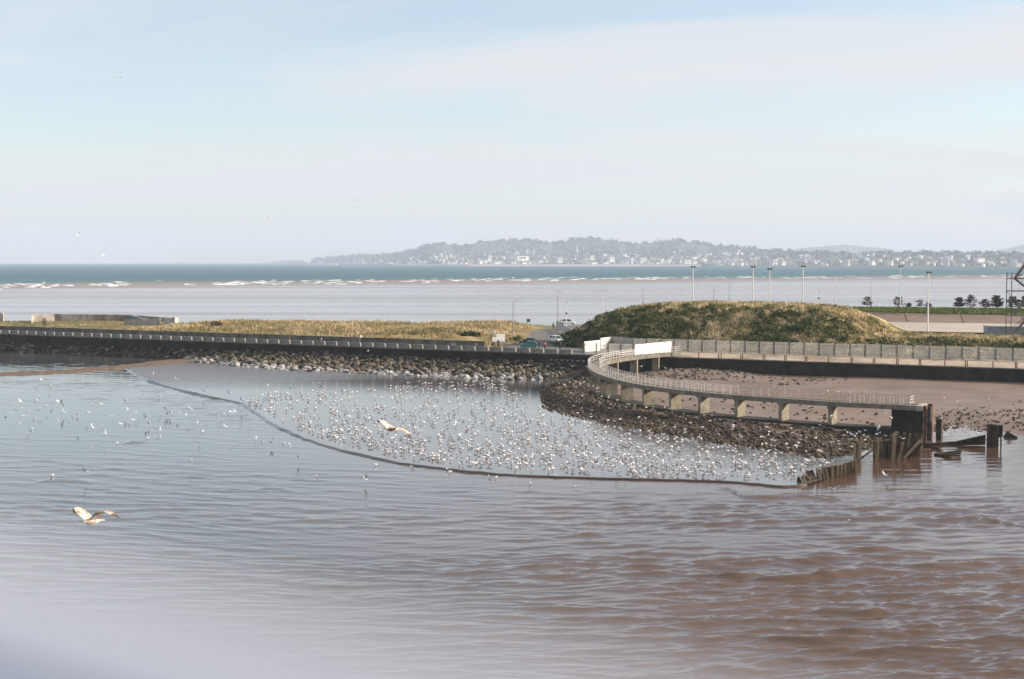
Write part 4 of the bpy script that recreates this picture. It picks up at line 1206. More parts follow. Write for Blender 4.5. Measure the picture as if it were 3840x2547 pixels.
for (a, b, r0, r1, sd_) in ((488, 512, 1188, 1202, 8), (518, 542, 1186, 1198, 9), (496, 532, 1194, 1203, 12)):
    m2 = MB(); rr = np.random.default_rng(sd_); last = None
    for k in range(16):
        d = 431 - (a - 480) / 172 * 7 * 0 - .25 - (a + (b - a) * k / 15 - 480) / 172 * 7
        q = PD(a + (b - a) * k / 15, rr.uniform(r0, r1), d)
        if last is not None: m2.bar(last, q, .05, .42)
        last = q
    under(m2.build('graffiti', M_PBLU), ruin)
for k, (px, d) in enumerate(((640, 400), (662, 399), (690, 404), (720, 403), (760, 402), (40, 424), (80, 423), (300, 398), (318, 399))):
    o = link('rubble_stone', small[k % 6].copy(), M_RUIN, loc=(XP(px, d), d, 5.3 if px < 600 else 5.7), scl=(rng.uniform(.4, .9), .5, .45)); tag(o, 'pale lump of rubble lying beside the ruined building', 'rubble', 'rubble around the ruin')

def bush(px, py_b, d, w, h, material, label, name='shrub', n=420):
    b = PD(px, py_b, d); r = tag(empty(name, tuple(b)), label, 'shrub')
    m2 = MB()
    for k in range(6):
        a = rng.uniform(0, 6.3); m2.tube([(0, 0, -.2), (math.cos(a) * w * .15, math.sin(a) * w * .15, h * .4), (math.cos(a) * w * .3, math.sin(a) * w * .3, h * .8)], [.05, .035, .012], 5)
    under_loc(m2.build('stem', M_BARK), r)
    c = rng.normal(0, 1, (n, 3)); c /= np.linalg.norm(c, axis=1)[:, None]; c *= (rng.uniform(.5, 1.0, n) ** .5)[:, None] * (1 + .35 * np.sin(c[:, :1] * 5 + c[:, 1:2] * 4)); c *= (w / 2, w / 2, h / 2); c[:, 2] += h / 2
    e = rng.normal(0, 1, (n, 3, 3)) * w * .07; V = (c[:, None, :] + e).reshape(-1, 3)
    under_loc(link('foliage', np_mesh('foliage', V, np.arange(n * 3).reshape(-1, 3)), material), r)
def under_loc(o, parent): o.parent = parent; return o
M_BUSHB = mat('brown_shrub_leaves', [(0.35, (.06, .045, .018)), (0.65, (.17, .12, .05))], .9, .9, coords='World')
bush(167, 1223, 392, 1.1, 2.3, M_BUSHB, 'brown upright shrub in front of the ruined building')
bush(970, 1226, 380, 1.6, 1.3, M_BUSH, 'small round dark shrub on the golden spit')
bush(815, 1224, 372, 3.0, 1.1, M_BUSHB, 'low brown shrub beyond the ruin on the spit')

# ================================================================== LAMP POSTS, MASTS
def lamp(px, py_b, py_t, d, label, kind='flood', material=M_LAMP, r=.11, group=None):
    b = PD(px, py_b, d); h = (py_b - py_t) * d / FPX; o = tag(empty('lamp_post', (b[0], b[1], b[2])), label, 'lamp post', group)
    under_loc(MB().tube([(0, 0, -1.5), (0, 0, h * .5), (0, 0, h)], [r * 1.25, r, r * .75], 8).build('pole', material), o)
    under_loc(MB().box((0, 0, .2), (.55, .55, .5), taper=.6).build('plinth', material), o)
    if kind == 'flood':
        under_loc(MB().box((0, 0, h + .05), (1.1, .12, .12)).build('crossbar', M_LAMPD), o)
        for x in (-.4, .4): under_loc(MB().box((x, -.12, h + .25), (.5, .22, .36), M=Matrix.Rotation(.5, 3, 'X')).build('floodlight', M_DARK), o)
    elif kind == 'street':
        under_loc(MB().tube([(0, 0, h - .1), (.3, -.1, h + .15), (.75, -.2, h + .18)], .05, 6).build('arm', material), o)
        under_loc(MB().box((.85, -.22, h + .15), (.65, .26, .16), taper=.8).build('lantern', M_LAMP), o)
    elif kind == 'cctv':
        under_loc(MB().tube([(0, 0, h), (.1, 0, h + .25), (.25, -.05, h + .3)], .05, 6).build('arm', material), o)
        under_loc(MB().box((.35, -.1, h + .18), (.5, .25, .32), taper=.8).build('camera_dome', M_LAMP), o)
        under_loc(MB().box((.1, 0, h * .60), (.5, .35, .5)).box((.45, 0, h * .575), (.4, .25, .22)).build('control_box', M_LAMPD), o)
    elif kind == 'whip':
        under_loc(MB().box((0, 0, h), (.18, .18, .25)).build('cap', M_LAMPD), o)
lamp(1924, 1279, 1132, 338, 'thin dark street lamp beside the white notice board', 'street', M_LAMPD, .10)
lamp(2092, 1211, 1098, 430, 'street lamp standing beyond the road bend', 'street', M_LAMPD, .11)
lamp(2122, 1234, 1135, 398, 'white mast with a camera and a control box behind the fence', 'cctv', M_LAMP, .10)
lamp(2259, 1253, 1092, 352, 'white street lamp at the left foot of the grassy mound', 'street', M_LAMP, .12)
lamp(2411, 1142, 1083, 395, 'thin mast rising behind the left end of the mound top', 'whip', M_LAMPD, .09)
FL = 'tall white floodlight mast rising behind the grassy mound'; FG = 'floodlight masts behind the mound'
lamp(2598, 1152, 1004, 400, FL, 'flood', M_LAMP, .15, FG)
lamp(2823, 1158, 1004, 400, FL, 'flood', M_LAMP, .15, FG)
lamp(2885, 1162, 1012, 385, FL, 'flood', M_LAMP, .15, FG)
lamp(3010, 1165, 1002, 385, FL, 'flood', M_LAMP, .15, FG)
TL = 'short thin mast showing above the mound top'; TG = 'thin masts behind the mound'
lamp(2677, 1148, 1073, 420, TL, 'whip', M_LAMPD, .10, TG); lamp(2734, 1148, 1064, 420, TL, 'whip', M_LAMPD, .10, TG)
lamp(3068, 1150, 1098, 446, 'short white post with a dark box on the green bank', 'cctv', M_LAMP, .08)
lamp(3131, 1150, 1036, 446, 'white lamp post at the start of the green bank beyond the mound', 'street', M_LAMP, .12)
lamp(3266, 1150, 1060, 450, 'thin dark mast beside the first small pine', 'whip', M_LAMPD, .07)
lamp(3375, 1154, 1002, 436, 'tall floodlight mast standing among the pines on the green bank', 'flood', M_LAMP, .15)
lamp(3479, 1256, 1025, 362, 'tallest white floodlight mast, rising from the hedge in front of the basin', 'flood', M_LAMP, .17)
lamp(3773, 1156, 1073, 440, 'thin mast between the dark pines', 'whip', M_LAMPD, .07)
lamp(3822, 1156, 1035, 434, 'white floodlight mast half hidden behind the steel stair tower', 'flood', M_LAMP, .13)

# ================================================================== BASIN BEYOND THE MOUND
def strip(name, rows, material, mid=None):
    n = 40; G = []
    for pts in rows:
        xs = [q[0] for q in pts]; G.append([PD(px, np.interp(px, xs, [q[1] for q in pts]), np.interp(px, xs, [q[2] for q in pts])) for px in np.linspace(xs[0], xs[-1], n)])
    V = np.array(G).reshape(-1, 3); F = []
    for i in range(len(rows) - 1):
        for k in range(n - 1): F.append((i * n + k, i * n + k + 1, (i + 1) * n + k + 1, (i + 1) * n + k))
    return link(name, np_mesh(name, V, np.array(F)), material)
tag(strip('basin_floor', [[(3050, 1262, 345), (4500, 1280, 335)], [(3150, 1205, 422), (3840, 1215, 402), (4500, 1225, 390)]], M_FLOOR), kind='structure')
bas = empty('basin_slope', PD(3500, 1210, 410)); tag(bas, 'sloping brown concrete lining of the basin below the green bank', 'basin slope')
ed = [3060, 3170, 3390, 3600, 3830, 4060, 4300, 4500]
topy = lambda px: np.interp(px, [3060, 3160, 3840, 4500], [1166, 1168, 1183, 1197]); boty = lambda px: np.interp(px, [3060, 3250, 3840, 4500], [1204, 1206, 1215, 1225])
topd = lambda px: np.interp(px, [3060, 3840, 4500], [436, 412, 396]); botd = lambda px: np.interp(px, [3060, 3840, 4500], [424, 402, 388])
for a, b in zip(ed[:-1], ed[1:]):
    a_, b_ = a + 2, b - 2
    m2 = MB(); m2.hexa([PD(a_ + 14, boty(a_), botd(a_)), PD(b_ + 14, boty(b_), botd(b_)), PD(b_ + 14, boty(b_), botd(b_)) + (0, 3, -.3), PD(a_ + 14, boty(a_), botd(a_)) + (0, 3, -.3),
                        PD(a_, topy(a_), topd(a_)), PD(b_, topy(b_), topd(b_)), PD(b_, topy(b_), topd(b_)) + (0, 3, 0), PD(a_, topy(a_), topd(a_)) + (0, 3, 0)])
    under(m2.build('lining_panel', M_BASIN), bas)
m2 = MB()
for a, b in zip(ed[:-1], ed[1:]): m2.bar(PD(a, topy(a) - 1, topd(a) + .3), PD(b, topy(b) - 1, topd(b) + .3), .5, .25)
under(m2.build('kerb', M_CONC_W), bas)
m2 = MB(); m2.hexa([PD(3040, 1180, 420), PD(3170, 1186, 420), PD(3170, 1186, 424), PD(3040, 1180, 424), PD(3035, 1169, 432), PD(3158, 1167, 433), PD(3158, 1167, 436), PD(3035, 1169, 436)])
under(m2.build('end_ramp', M_CONC_L), bas)
tag(strip('green_bank', [[(2900, 1166, 437), (3160, 1167, 435), (3840, 1182, 412), (4500, 1196, 397)], [(2900, 1152, 446), (3160, 1152, 446), (3840, 1158, 424), (4500, 1168, 410)], [(2900, 1149, 455), (3160, 1149, 455), (3840, 1155, 434), (4500, 1165, 420)], [(2900, 1200, 480), (4500, 1215, 450)]], M_LAWN), kind='structure')
n = 9000; V = []
px = rng.uniform(2950, 4100, n); t = rng.random(n)
for a, b in zip(px, t):
    y0 = np.interp(a, [2900, 3160, 3840, 4500], [1166, 1167, 1182, 1196]); y1 = np.interp(a, [2900, 3160, 3840, 4500], [1151, 1151, 1157, 1167]); d_0 = np.interp(a, [2900, 3840, 4500], [437, 412, 397]); d_1 = np.interp(a, [2900, 3840, 4500], [446, 424, 410])
    q = PD(a, y0 + (y1 - y0) * b, d_0 + (d_1 - d_0) * b); an = rng.uniform(0, 6.3); w = .12; h = rng.uniform(.2, .5)
    V += [(q[0] - w * math.cos(an), q[1] - w * math.sin(an), q[2] - .05), (q[0] + w * math.cos(an), q[1] + w * math.sin(an), q[2] - .05), (q[0] + rng.normal(0, .12), q[1] + rng.normal(0, .12), q[2] + h)]
tag(link('bank_grass', np_mesh('bank_grass', V, np.arange(len(V)).reshape(-1, 3)), M_LAWN), 'bright green grass on the bank above the basin', 'grass', kind='stuff')
# low posts and rail down the basin ramp
rail = empty('ramp_railing', PD(3340, 1225, 372)); tag(rail, 'row of pale posts along the ramp into the basin', 'railing')
for k in range(10):
    px = np.interp(k, [0, 9], [3259, 3424]); yb = np.interp(k, [0, 9], [1229, 1242]); d = np.interp(k, [0, 9], [384, 360]); q = PD(px, yb, d)
    under(MB().tube([tuple(q + (0, 0, -.3)), tuple(q + (0, 0, 1.25))], .05, 6).build('post', M_LAMP), rail)
for z_ in (1.2, .7): under(MB().bar(PD(3259, 1229, 384) + (0, 0, z_), PD(3424, 1242, 360) + (0, 0, z_), .025).build('rail', M_GALV), rail)
m2 = MB(); m2.bar(PD(3350, 1246, 356), PD(4300, 1266, 342), .5, .7); tag(m2.build('kerb_wall', M_CONC_W), 'low dark kerb wall between the hedge and the basin floor', 'kerb')
shed = empty('storage_shed', PD(3800, 1252, 346)); tag(shed, 'low blue grey shed at the foot of the steel stair tower', 'shed')
M_SHED = mat('blue_grey_sheet', [(0.3, (.20, .225, .25)), (0.7, (.28, .305, .33))], .7, .6)
a, b = PD(3703, 1252, 348), PD(3960, 1256, 345)
m2 = MB(); m2.hexa([a + (0, 0, -.4), b + (0, 0, -.4), b + (0, 3, -.4), a + (0, 3, -.4), a + (0, 0, 1.72), b + (0, 0, 1.72), b + (0, 3, 1.72), a + (0, 3, 1.72)]); under(m2.build('wall', M_SHED), shed)
m2 = MB()
for k in range(26):
    q = a + (b - a) * (k + .5) / 26; m2.bar(q + (0, -.04, -.2), q + (0, -.04, 1.7), .12, .06)
under(m2.build('wall_ribs', M_SHED), shed); m2 = MB(); m2.hexa([a + (-.15, -.2, 1.74), b + (.15, -.2, 1.74), b + (.15, 3.2, 1.74), a + (-.15, 3.2, 1.74), a + (-.15, -.2, 1.86), b + (.15, -.2, 1.86), b + (.15, 3.2, 1.95), a + (-.15, 3.2, 1.95)]); under(m2.build('roof', M_LAMPD), shed)
# steel stair tower at the edge of the frame
tw = empty('stair_tower', PD(3790, 1252, 342)); tag(tw, 'dark steel lattice stair tower rising above the pines', 'tower')
M_TOWER = mat('tower_steel', [(0.3, (.10, .075, .07)), (0.7, (.17, .135, .125))], 1, .6)
X0, X1, D0, D1 = XP(3790, 342), XP(3790, 342) + 5.0, 342, 345.5
zz = lambda py: PD(3790, py, 342)[2]
lv = [zz(1252), zz(1184), zz(1092), zz(1045)]
for x in (X0, X1):
    for y in (D0, D1): under(MB().bar((x, y, lv[0] - .5), (x, y, zz(1022)), .16).build('column', M_TOWER), tw)
for z_ in lv[1:]:
    for p_, q_ in (((X0, D0), (X1, D0)), ((X0, D1), (X1, D1)), ((X0, D0), (X0, D1)), ((X1, D0), (X1, D1))): under(MB().bar((*p_, z_), (*q_, z_), .16, .2).build('beam', M_TOWER), tw)
    under(MB().box(((X0 + X1) / 2, (D0 + D1) / 2, z_ + .12), (5, 3.4, .06)).build('landing', M_TOWER), tw)
for (za, zb, fl) in ((lv[0], lv[1], 0), (lv[1], lv[2], 0), (lv[2], lv[3], 1), (lv[3], lv[3] + 5.2, 0)):
    xa, xb = (X0 + 1, X1 - .2) if not fl else (X1 - .2, X0 + 1)
    f = under(MB().bar((xa, D0 + .4, za), (xb, D0 + .4, zb), .12, .28).bar((xa, D0 + 1.4, za), (xb, D0 + 1.4, zb), .12, .28).build('stair_flight', M_TOWER), tw)
    m2 = MB()
    for h in (.6, 1.1): m2.bar((xa, D0 + .4, za + h), (xb, D0 + .4, zb + h), .06)
    for k in range(6):
        t = k / 5; m2.bar((xa + (xb - xa) * t, D0 + .4, za + (zb - za) * t), (xa + (xb - xa) * t, D0 + .4, za + (zb - za) * t + 1.1), .05)
    under(m2.build('handrail', M_TOWER), tw)
for a_, b_ in (((X0, lv[0]), (X1, lv[1])), ((X1, lv[1]), (X0, lv[2]))): under(MB().bar((a_[0], D1, a_[1]), (b_[0], D1, b_[1]), .1).build('brace', M_TOWER), tw)
m2 = MB()
for h in (.5, 1.1): m2.bar((X0, D0, lv[3] + h + .1), (X0 + 1.2, D0, lv[3] + h + .1), .06); m2.bar((X0, D0, lv[3] + h + .1), (X0, D1, lv[3] + h + .1), .06)
under(m2.build('guard_rail', M_TOWER), tw)
# security fence along the back of the green bank
m2 = MB()
for px in np.arange(3050, 4100, 26):
    d = np.interp(px, [3050, 3840, 4300], [447, 428, 414]); q = PD(px, np.interp(px, [3050, 3840, 4300], [1151, 1158, 1166]), d); m2.bar(q, q + (0, 0, 1.3), .05)
for px in np.arange(3050, 4070, 26):
    f = lambda x: PD(x, np.interp(x, [3050, 3840, 4300], [1151, 1158, 1166]), np.interp(x, [3050, 3840, 4300], [447, 428, 414])); m2.bar(f(px) + (0, 0, 1.25), f(px + 26) + (0, 0, 1.25), .03); m2.bar(f(px) + (0, 0, .7), f(px + 26) + (0, 0, .7), .02)
tag(m2.build('wire_fence', M_LAMPD), 'low wire fence along the top of the green bank', 'fence')

# ================================================================== PINES
def pine(px0, px1, py_t, py_b, label, seed, dense=1.0, lean=0.0):
    r = np.random.default_rng(seed); pc = (px0 + px1) / 2; d = np.interp(pc, [3200, 3840], [448, 428])
    b = PD(pc, py_b, d); h = (py_b - py_t) * d / FPX; w = (px1 - px0) * d / FPX
    t = tag(empty('pine_tree', tuple(b)), label, 'tree', None)
    tr = [(0, 0, -.5), (.04 * h * lean, 0, h * .35), (.1 * h * lean, .02, h * .7), (.16 * h * lean, 0, h * .96)]
    m2 = MB().tube(tr, [h * .035, h * .028, h * .018, h * .006], 7)
    V = []
    levels = max(4, int(h / .55))
    for k in range(levels):
        f = (k + .35) / levels; z = h * (.10 + .88 * f); rad = w * .66 * (1.08 - f) ** .5 * r.uniform(.65, 1.1)
        nb = r.integers(3, 6); a0 = r.uniform(0, 6.3)
        for j in range(nb):
            a = a0 + j * 2 * PI / nb + r.normal(0, .3); L_ = rad * r.uniform(.6, 1.05); x0 = .16 * h * lean * f
            tip = np.array([x0 + math.cos(a) * L_, math.sin(a) * L_, z + L_ * .25])
            m2.tube([(x0, 0, z), tuple(tip * (.55, .55, 1) + (x0 * .45, 0, 0)), tuple(tip)], [h * .010, h * .007, h * .003], 4)
            n = int((26 + 34 * L_) * dense)
            u = r.uniform(.3, 1.08, n)[:, None]; c = np.array([x0, 0, z]) + (tip - (x0, 0, z)) * u + r.normal(0, 1, (n, 3)) * (.17, .17, .10) * (.7 + .25 * h / 4)
            e = r.normal(0, 1, (n, 3, 3)) * .11; V.append((c[:, None, :] + e).reshape(-1, 3))
    under_loc(m2.build('trunk', M_BARK), t)
    V = np.concatenate(V); under_loc(link('crown', np_mesh('crown', V, np.arange(len(V)).reshape(-1, 3)), M_PINE), t)
def z8(x, y): return 3100 + x * .313, 960 + y * .313
for k, (x0, x1, yt, yb, lab, dn, le) in enumerate((
        (432, 548, 488, 606, 'small layered pine standing alone nearest the mound', .8, -.3), (780, 938, 490, 616, 'broad layered pine behind the floodlight mast', 1.0, -.2),
        (958, 1012, 566, 614, 'tiny pine seedling beside the broad layered pine', .9, 0), (1062, 1168, 520, 616, 'thin open pine sapling with sparse needles', .55, .3),
        (1170, 1270, 560, 620, 'low brown shrubby pine at the foot of the tall white mast', .6, 0),
        (1516, 1655, 494, 626, 'dense dark bushy pine in the row beyond the basin', 1.7, .1), (1650, 1800, 464, 630, 'tall feathery pine with an airy pointed crown', .8, 0),
        (1838, 1960, 512, 630, 'open low pine with horizontal tiers left of the black pine', .9, -.2), (1950, 2120, 474, 632, 'biggest black green pine with a heavy lumpy crown', 1.9, .1),
        (2140, 2310, 488, 634, 'dark pine growing against the steel stair tower', 1.5, 0), (2290, 2470, 480, 636, 'dark pine behind the steel stair tower at the frame edge', 1.5, 0))):
    a, b = z8(x0, yt), z8(x1, yb); pine(a[0], b[0], a[1], b[1], lab, 300 + k, dn, le)

# ================================================================== VEHICLES
M_GLASSC = mat('car_glass', [(.03, .035, .04)], 1, .08, spec=.6); M_TYRE = mat('tyre_rubber', [(.02, .02, .02)], 1, .85); M_RIM = mat('wheel_rim', [(.45, .45, .46)], 1, .35, metallic=.6)
M_HEAD = mat('headlamp_glass', [(.75, .76, .78)], 1, .15, spec=.6); M_TAIL = mat('tail_lamp', [(.35, .02, .02)], 1, .3)
def car(name, loc, rz, material, label, H=1.5, L=4.3, kind='hatch'):
    c = tag(empty(name, loc, rz), label, 'car'); hl = L / 2
    xs = [-hl, -hl + .10, -hl + .6, -.3, hl - 1.25, hl - .35, hl - .08, hl]
    tops = [.70, .93, .98, .96, .90, .80, .68, .52]; hw = [.66, .80, .86, .88, .87, .82, .72, .60]; bot = [.36, .26, .22, .20, .20, .22, .28, .36]
    rings = [[(x, -w * .92, b), (x, w * .92, b), (x, w, b + .16), (x, w, t - .10), (x, w * .90, t), (x, -w * .90, t), (x, -w, t - .10), (x, -w, b + .16)] for x, t, w, b in zip(xs, tops, hw, bot)]
    body = under_loc(MB().loft(rings).build('body', material, smooth=False), c)
    rb = -hl + (.15 if kind == 'hatch' else .75); rings = []
    g = [(rb, .95, .78), (rb + .28, 1.25, .70), (rb + .55, H - .03, .62), (.35, H - .02, .62), (.75, 1.22, .70), (hl - 1.15, .92, .80)]
    rings = [[(x, -w - .02, .86), (x, -w, z), (x, w, z), (x, w + .02, .86)] for x, z, w in g]
    cab = under_loc(MB().loft(rings).build('windows', M_GLASSC), c)
    roof = MB().loft([[(rb + .42, -.63, H - .05), (rb + .42, .63, H - .05), (rb + .45, .58, H + .02), (rb + .45, -.58, H + .02)], [(.42, -.63, H - .05), (.42, .63, H - .05), (.38, .58, H + .015), (.38, -.58, H + .015)]])
    under_loc(roof.build('roof', material), c)
    m2 = MB()
    for s_ in (-1, 1):
        m2.bar((.36, .62 * s_, H - .03), (hl - 1.12, .82 * s_, .92), .07); m2.bar((rb + .5, .62 * s_, H - .03), (rb + .02, .79 * s_, .95), .14); m2.bar((-.45, .64 * s_, H - .04), (-.42, .84 * s_, .94), .08)
    under_loc(m2.build('pillars', material), c)
    for x in (-hl + .78, hl - .82):
        for s_ in (-1, 1):
            w = under_loc(MB().tube([(x, .68 * s_, .31), (x, .88 * s_, .31)], .31, 14).build('wheel', M_TYRE), c); under_loc(MB().tube([(x, .86 * s_, .31), (x, .895 * s_, .31)], .19, 10).build('rim', M_RIM), w)
    for s_ in (-1, 1):
        under_loc(MB().box((hl - .13, .56 * s_, .64), (.16, .30, .16)).build('headlight', M_HEAD), c); under_loc(MB().box((-hl + .05, .64 * s_, .80), (.14, .22, .26)).build('tail_light', M_TAIL), c)
        under_loc(MB().box((hl - 1.45, .96 * s_, 1.0), (.14, .18, .14)).build('mirror', material), c)
    under_loc(MB().box((hl - .02, 0, .38), (.08, 1.0, .12)).build('grille', M_DARK), c)
    under_loc(MB().box((hl + .005, 0, .46), (.03, .5, .11)).build('number_plate', M_PWHT), c)
    return c
def paint(name, c): return mat(name, [c], 1, .25, spec=.5)
def gl(px, py): 
    q = P(px, py, 4.32); s_, p_ = SP(q); return (float(q[0]), float(q[1]), float(land_z(np.array([s_]), np.array([p_]))[0]) + .01)
car('parked_car', gl(2086, 1298), math.radians(-62), paint('white_car_paint', (.66, .67, .68)), 'white hatchback facing the sea wall beside the road verge', 1.52)
car('parked_car', gl(1985, 1295), math.radians(168), paint('black_car_paint', (.03, .03, .035)), 'dark low car parked behind the teal car on the promenade', 1.42, 4.5, 'saloon')
car('parked_car', gl(1984, 1304), math.radians(170), paint('teal_car_paint', (.05, .22, .21)), 'teal hatchback parked close behind the parapet blocks', 1.45, 4.0)
car('parked_car', (float(PD(2128, 1226, 410)[0]), 410, 5.0), math.radians(10), paint('white_van_paint', (.72, .72, .72)), 'white car far behind the fence near the camera mast', 1.6, 4.6)

# ================================================================== PEOPLE
M_SKIN = mat('skin', [(.45, .27, .19)], 1, .6); M_HAIR = mat('dark_hair', [(.03, .022, .016)], 1, .7)
def cloth(n, c): return mat(n, [c], 1, .9)
CL = {'black': cloth('black_cloth', (.018, .018, .022)), 'navy': cloth('navy_cloth', (.03, .035, .06)), 'red': cloth('red_cloth', (.52, .05, .04)), 'brown': cloth('brown_cloth', (.12, .06, .04)), 'grey': cloth('grey_cloth', (.12, .12, .13)), 'hivis': cloth('yellow_cloth', (.65, .60, .10)), 'orange': cloth('orange_cloth', (.6, .16, .05))}
def skinned(name, J, E, parent, material, root=0):
    me = bpy.data.meshes.new(name); me.from_pydata([j[:3] for j in J], E, []); o = link(name, me, material, parent)
    md = o.modifiers.new('skin', 'SKIN'); md.use_smooth_shade = True
    for v, j in zip(me.skin_vertices[0].data, J): v.radius = (j[3], j[4] if len(j) > 4 else j[3])
    me.skin_vertices[0].data[root].use_root = True
    o.modifiers.new('round', 'SUBSURF').render_levels = 1; o.modifiers['round'].levels = 1
    return o
def person(loc, rz, top, legs, label, bend=0.0, crouch=0.0, step=.12, arm=0.0):
    k = 1 - .45 * crouch
    hip = .90 * k; f = bend + .5 * crouch
    ch = (math.sin(f) * .42, 0, hip + math.cos(f) * .42); nk = (math.sin(f) * .56, 0, hip + math.cos(f) * .56); hd = (nk[0] + .05, 0, nk[2] + .13); ht = (hd[0] + .01, 0, hd[2] + .12)
    kn = .48 * k; kx = .28 * crouch
    J = [(0, 0, hip, .12, .14), (ch[0] * .5, 0, (hip + ch[2]) / 2, .12, .13), (*ch, .14, .16), (*nk, .055, .055), (hd[0], 0, hd[2] - .03, .082, .075), (*ht, .06, .06),
         (0, .09, hip - .05, .09), (kx + step * .4, .10, kn, .065), (step - .05 * crouch, .10, .09, .045), (step + .14, .11, .04, .035),
         (0, -.09, hip - .05, .09), (kx - step * .2, -.10, kn, .065), (-step - .05 * crouch, -.10, .09, .045), (-step + .14, -.11, .04, .035),
         (ch[0], .20, ch[2] + .06, .055), (ch[0] + .05 + arm * .15, .25, ch[2] - .22, .045), (ch[0] + .14 + arm * .3, .22, ch[2] - .42 + arm * .3, .034), (ch[0] + .19 + arm * .36, .20, ch[2] - .50 + arm * .36, .030),
         (ch[0], -.20, ch[2] + .06, .055), (ch[0] + .04, -.25, ch[2] - .22, .045), (ch[0] + .12, -.22, ch[2] - .42, .034), (ch[0] + .16, -.20, ch[2] - .50, .030)]
    E = [(0, 1), (1, 2), (2, 3), (3, 4), (4, 5), (0, 6), (6, 7), (7, 8), (8, 9), (0, 10), (10, 11), (11, 12), (12, 13), (2, 14), (14, 15), (15, 16), (16, 17), (2, 18), (18, 19), (19, 20), (20, 21)]
    p = skinned('person', J, E, None, M_SKIN); p.location = loc; p.rotation_euler = (0, 0, rz); tag(p, label, 'person')
    g = 1.22
    Jt = [(*j[:3], *[r * g for r in j[3:]]) for j in J]
    jk = [0, 1, 2, 14, 15, 16, 18, 19, 20]; mp = {a: i for i, a in enumerate(jk)}
    skinned('jacket', [Jt[a] for a in jk], [(mp[a], mp[b]) for a, b in E if a in mp and b in mp], p, top)
    jl = [0, 6, 7, 8, 10, 11, 12]; mp = {a: i for i, a in enumerate(jl)}
    skinned('trousers', [(*J[a][:3], *[r * 1.18 for r in J[a][3:]]) for a in jl], [(mp[a], mp[b]) for a, b in E if a in mp and b in mp], p, legs)
    hr = MB()
    n = 8; rings = []
    for z_, r_ in ((-.02, .088), (.05, .098), (.11, .088), (.15, .05)): rings.append([(hd[0] - .02 + math.cos(2 * PI * q / n) * r_, math.sin(2 * PI * q / n) * r_ * .92, hd[2] + z_) for q in range(n)])
    under_loc(hr.loft(rings).build('hair', M_HAIR, smooth=True), p)
    return p
person(gl(1868, 1301), -1.2, CL['black'], CL['black'], 'standing person in dark clothes in front of the white notice board')
person(gl(1846, 1301), .5, CL['brown'], CL['navy'], 'crouching person bent over beside the standing person at the notice board', crouch=.8)
person(gl(1823, 1299), 0, CL['hivis'], CL['grey'], 'person in a yellow top behind the end of the promenade wall', crouch=.5)
person(gl(2020, 1307), 1.2, CL['black'], CL['black'], 'person in black standing behind the teal car')
person(gl(2043, 1310), -.6, CL['red'], CL['navy'], 'person in a bright red jacket leaning over the parapet blocks', bend=.25, arm=.4)
person(gl(2101, 1310), -1.8, CL['navy'], CL['black'], 'person in navy standing in front of the white hatchback')
person(gl(2075, 1242), -1.5, CL['brown'], CL['black'], 'distant walker in dark clothes at the road bend by the fence end', step=.2)
person((*w3(s_on(1083, 2.2), 2.2, 0)[:2], T), .4, CL['brown'], CL['grey'], 'walker in brown leaning forward behind the parapet blocks', bend=.3)
person((*w3(s_on(1205, 2.4), 2.4, 0)[:2], T), 2.8, CL['grey'], CL['grey'], 'walker in grey strolling behind the parapet blocks', step=.22)

# ================================================================== SIGNS
def board(name, px0, px1, py0, py1, d, label, material, legs=True, th=.06, rz=None):
    a, b = PD(px0, py1, d), PD(px1, py0, d); r = tag(empty(name, ((a[0] + b[0]) / 2, d, a[2])), label, 'sign')
    w, h = b[0] - a[0], b[2] - a[2]
    under_loc(MB().box((0, 0, h / 2), (w, th, h)).build('panel', material), r)
    under_loc(MB().box((0, -th / 2 - .006, h * .78), (w * .7, .012, h * .05)).box((w * .12, -th / 2 - .006, h * .42), (w * .4, .012, h * .04)).box((-w * .1, -th / 2 - .006, h * .30), (w * .5, .012, h * .03)).build('lettering', M_LAMPD if material is not M_DARK else M_LAMP), r)
    if legs:
        for x in (-w * .42, w * .42): under_loc(MB().bar((x, .05, -1.6), (x, .05, h + .05), .08).build('post', M_LAMPD), r)
    return r
nb = board('notice_board', 1861, 1894, 1253, 1286, 322, 'large bright white notice board beside the promenade wall end', M_PWHT); nb.rotation_euler.z = .35
sm = board('small_board', 1846, 1866, 1264, 1284, 324, 'lower white board half hidden behind the large notice board', M_PWHT); sm.rotation_euler.z = .35
bs_ = tag(empty('board_plinth', gl(1878, 1296)), 'pale concrete step under the white notice boards', 'plinth'); under_loc(MB().box((0, 0, .25), (4.6, .9, .5), rz=.1).box((-.3, .3, .65), (3.4, .5, .35), rz=.1).build('step', M_CONC_L), bs_)
sg = tag(empty('beach_sign', gl(1846, 1297)), 'small white sign on a pole topped by an orange flag', 'sign')
h0 = sg.location.z; zt = lambda py: float(PD(1846, py, sg.location.y)[2] - h0)
under_loc(MB().tube([(0, 0, -.2), (0, 0, zt(1226))], .05, 6).build('pole', M_LAMPD), sg); under_loc(MB().box((0, -.06, (zt(1240) + zt(1252)) / 2), (.95, .04, zt(1240) - zt(1252))).build('panel', M_PWHT), sg)
under_loc(MB().loft([[(0, -.02, zt(1226)), (0, .02, zt(1226)), (0, .02, zt(1239)), (0, -.02, zt(1239))], [(.2, .03, zt(1228)), (.2, .07, zt(1228)), (.24, .07, zt(1238)), (.24, .03, zt(1238))]]).build('flag', CL['orange']), sg)
board('information_board', 1975, 1988, 1196, 1208, 392, 'dark square information board on two legs among the dune grass', M_DARK)
dg = tag(empty('warning_sign', gl(2101, 1282)), 'white diamond road sign on a thin post by the road verge', 'sign'); h0 = dg.location.z; zt2 = lambda py: float(PD(2101, py, dg.location.y)[2] - h0)
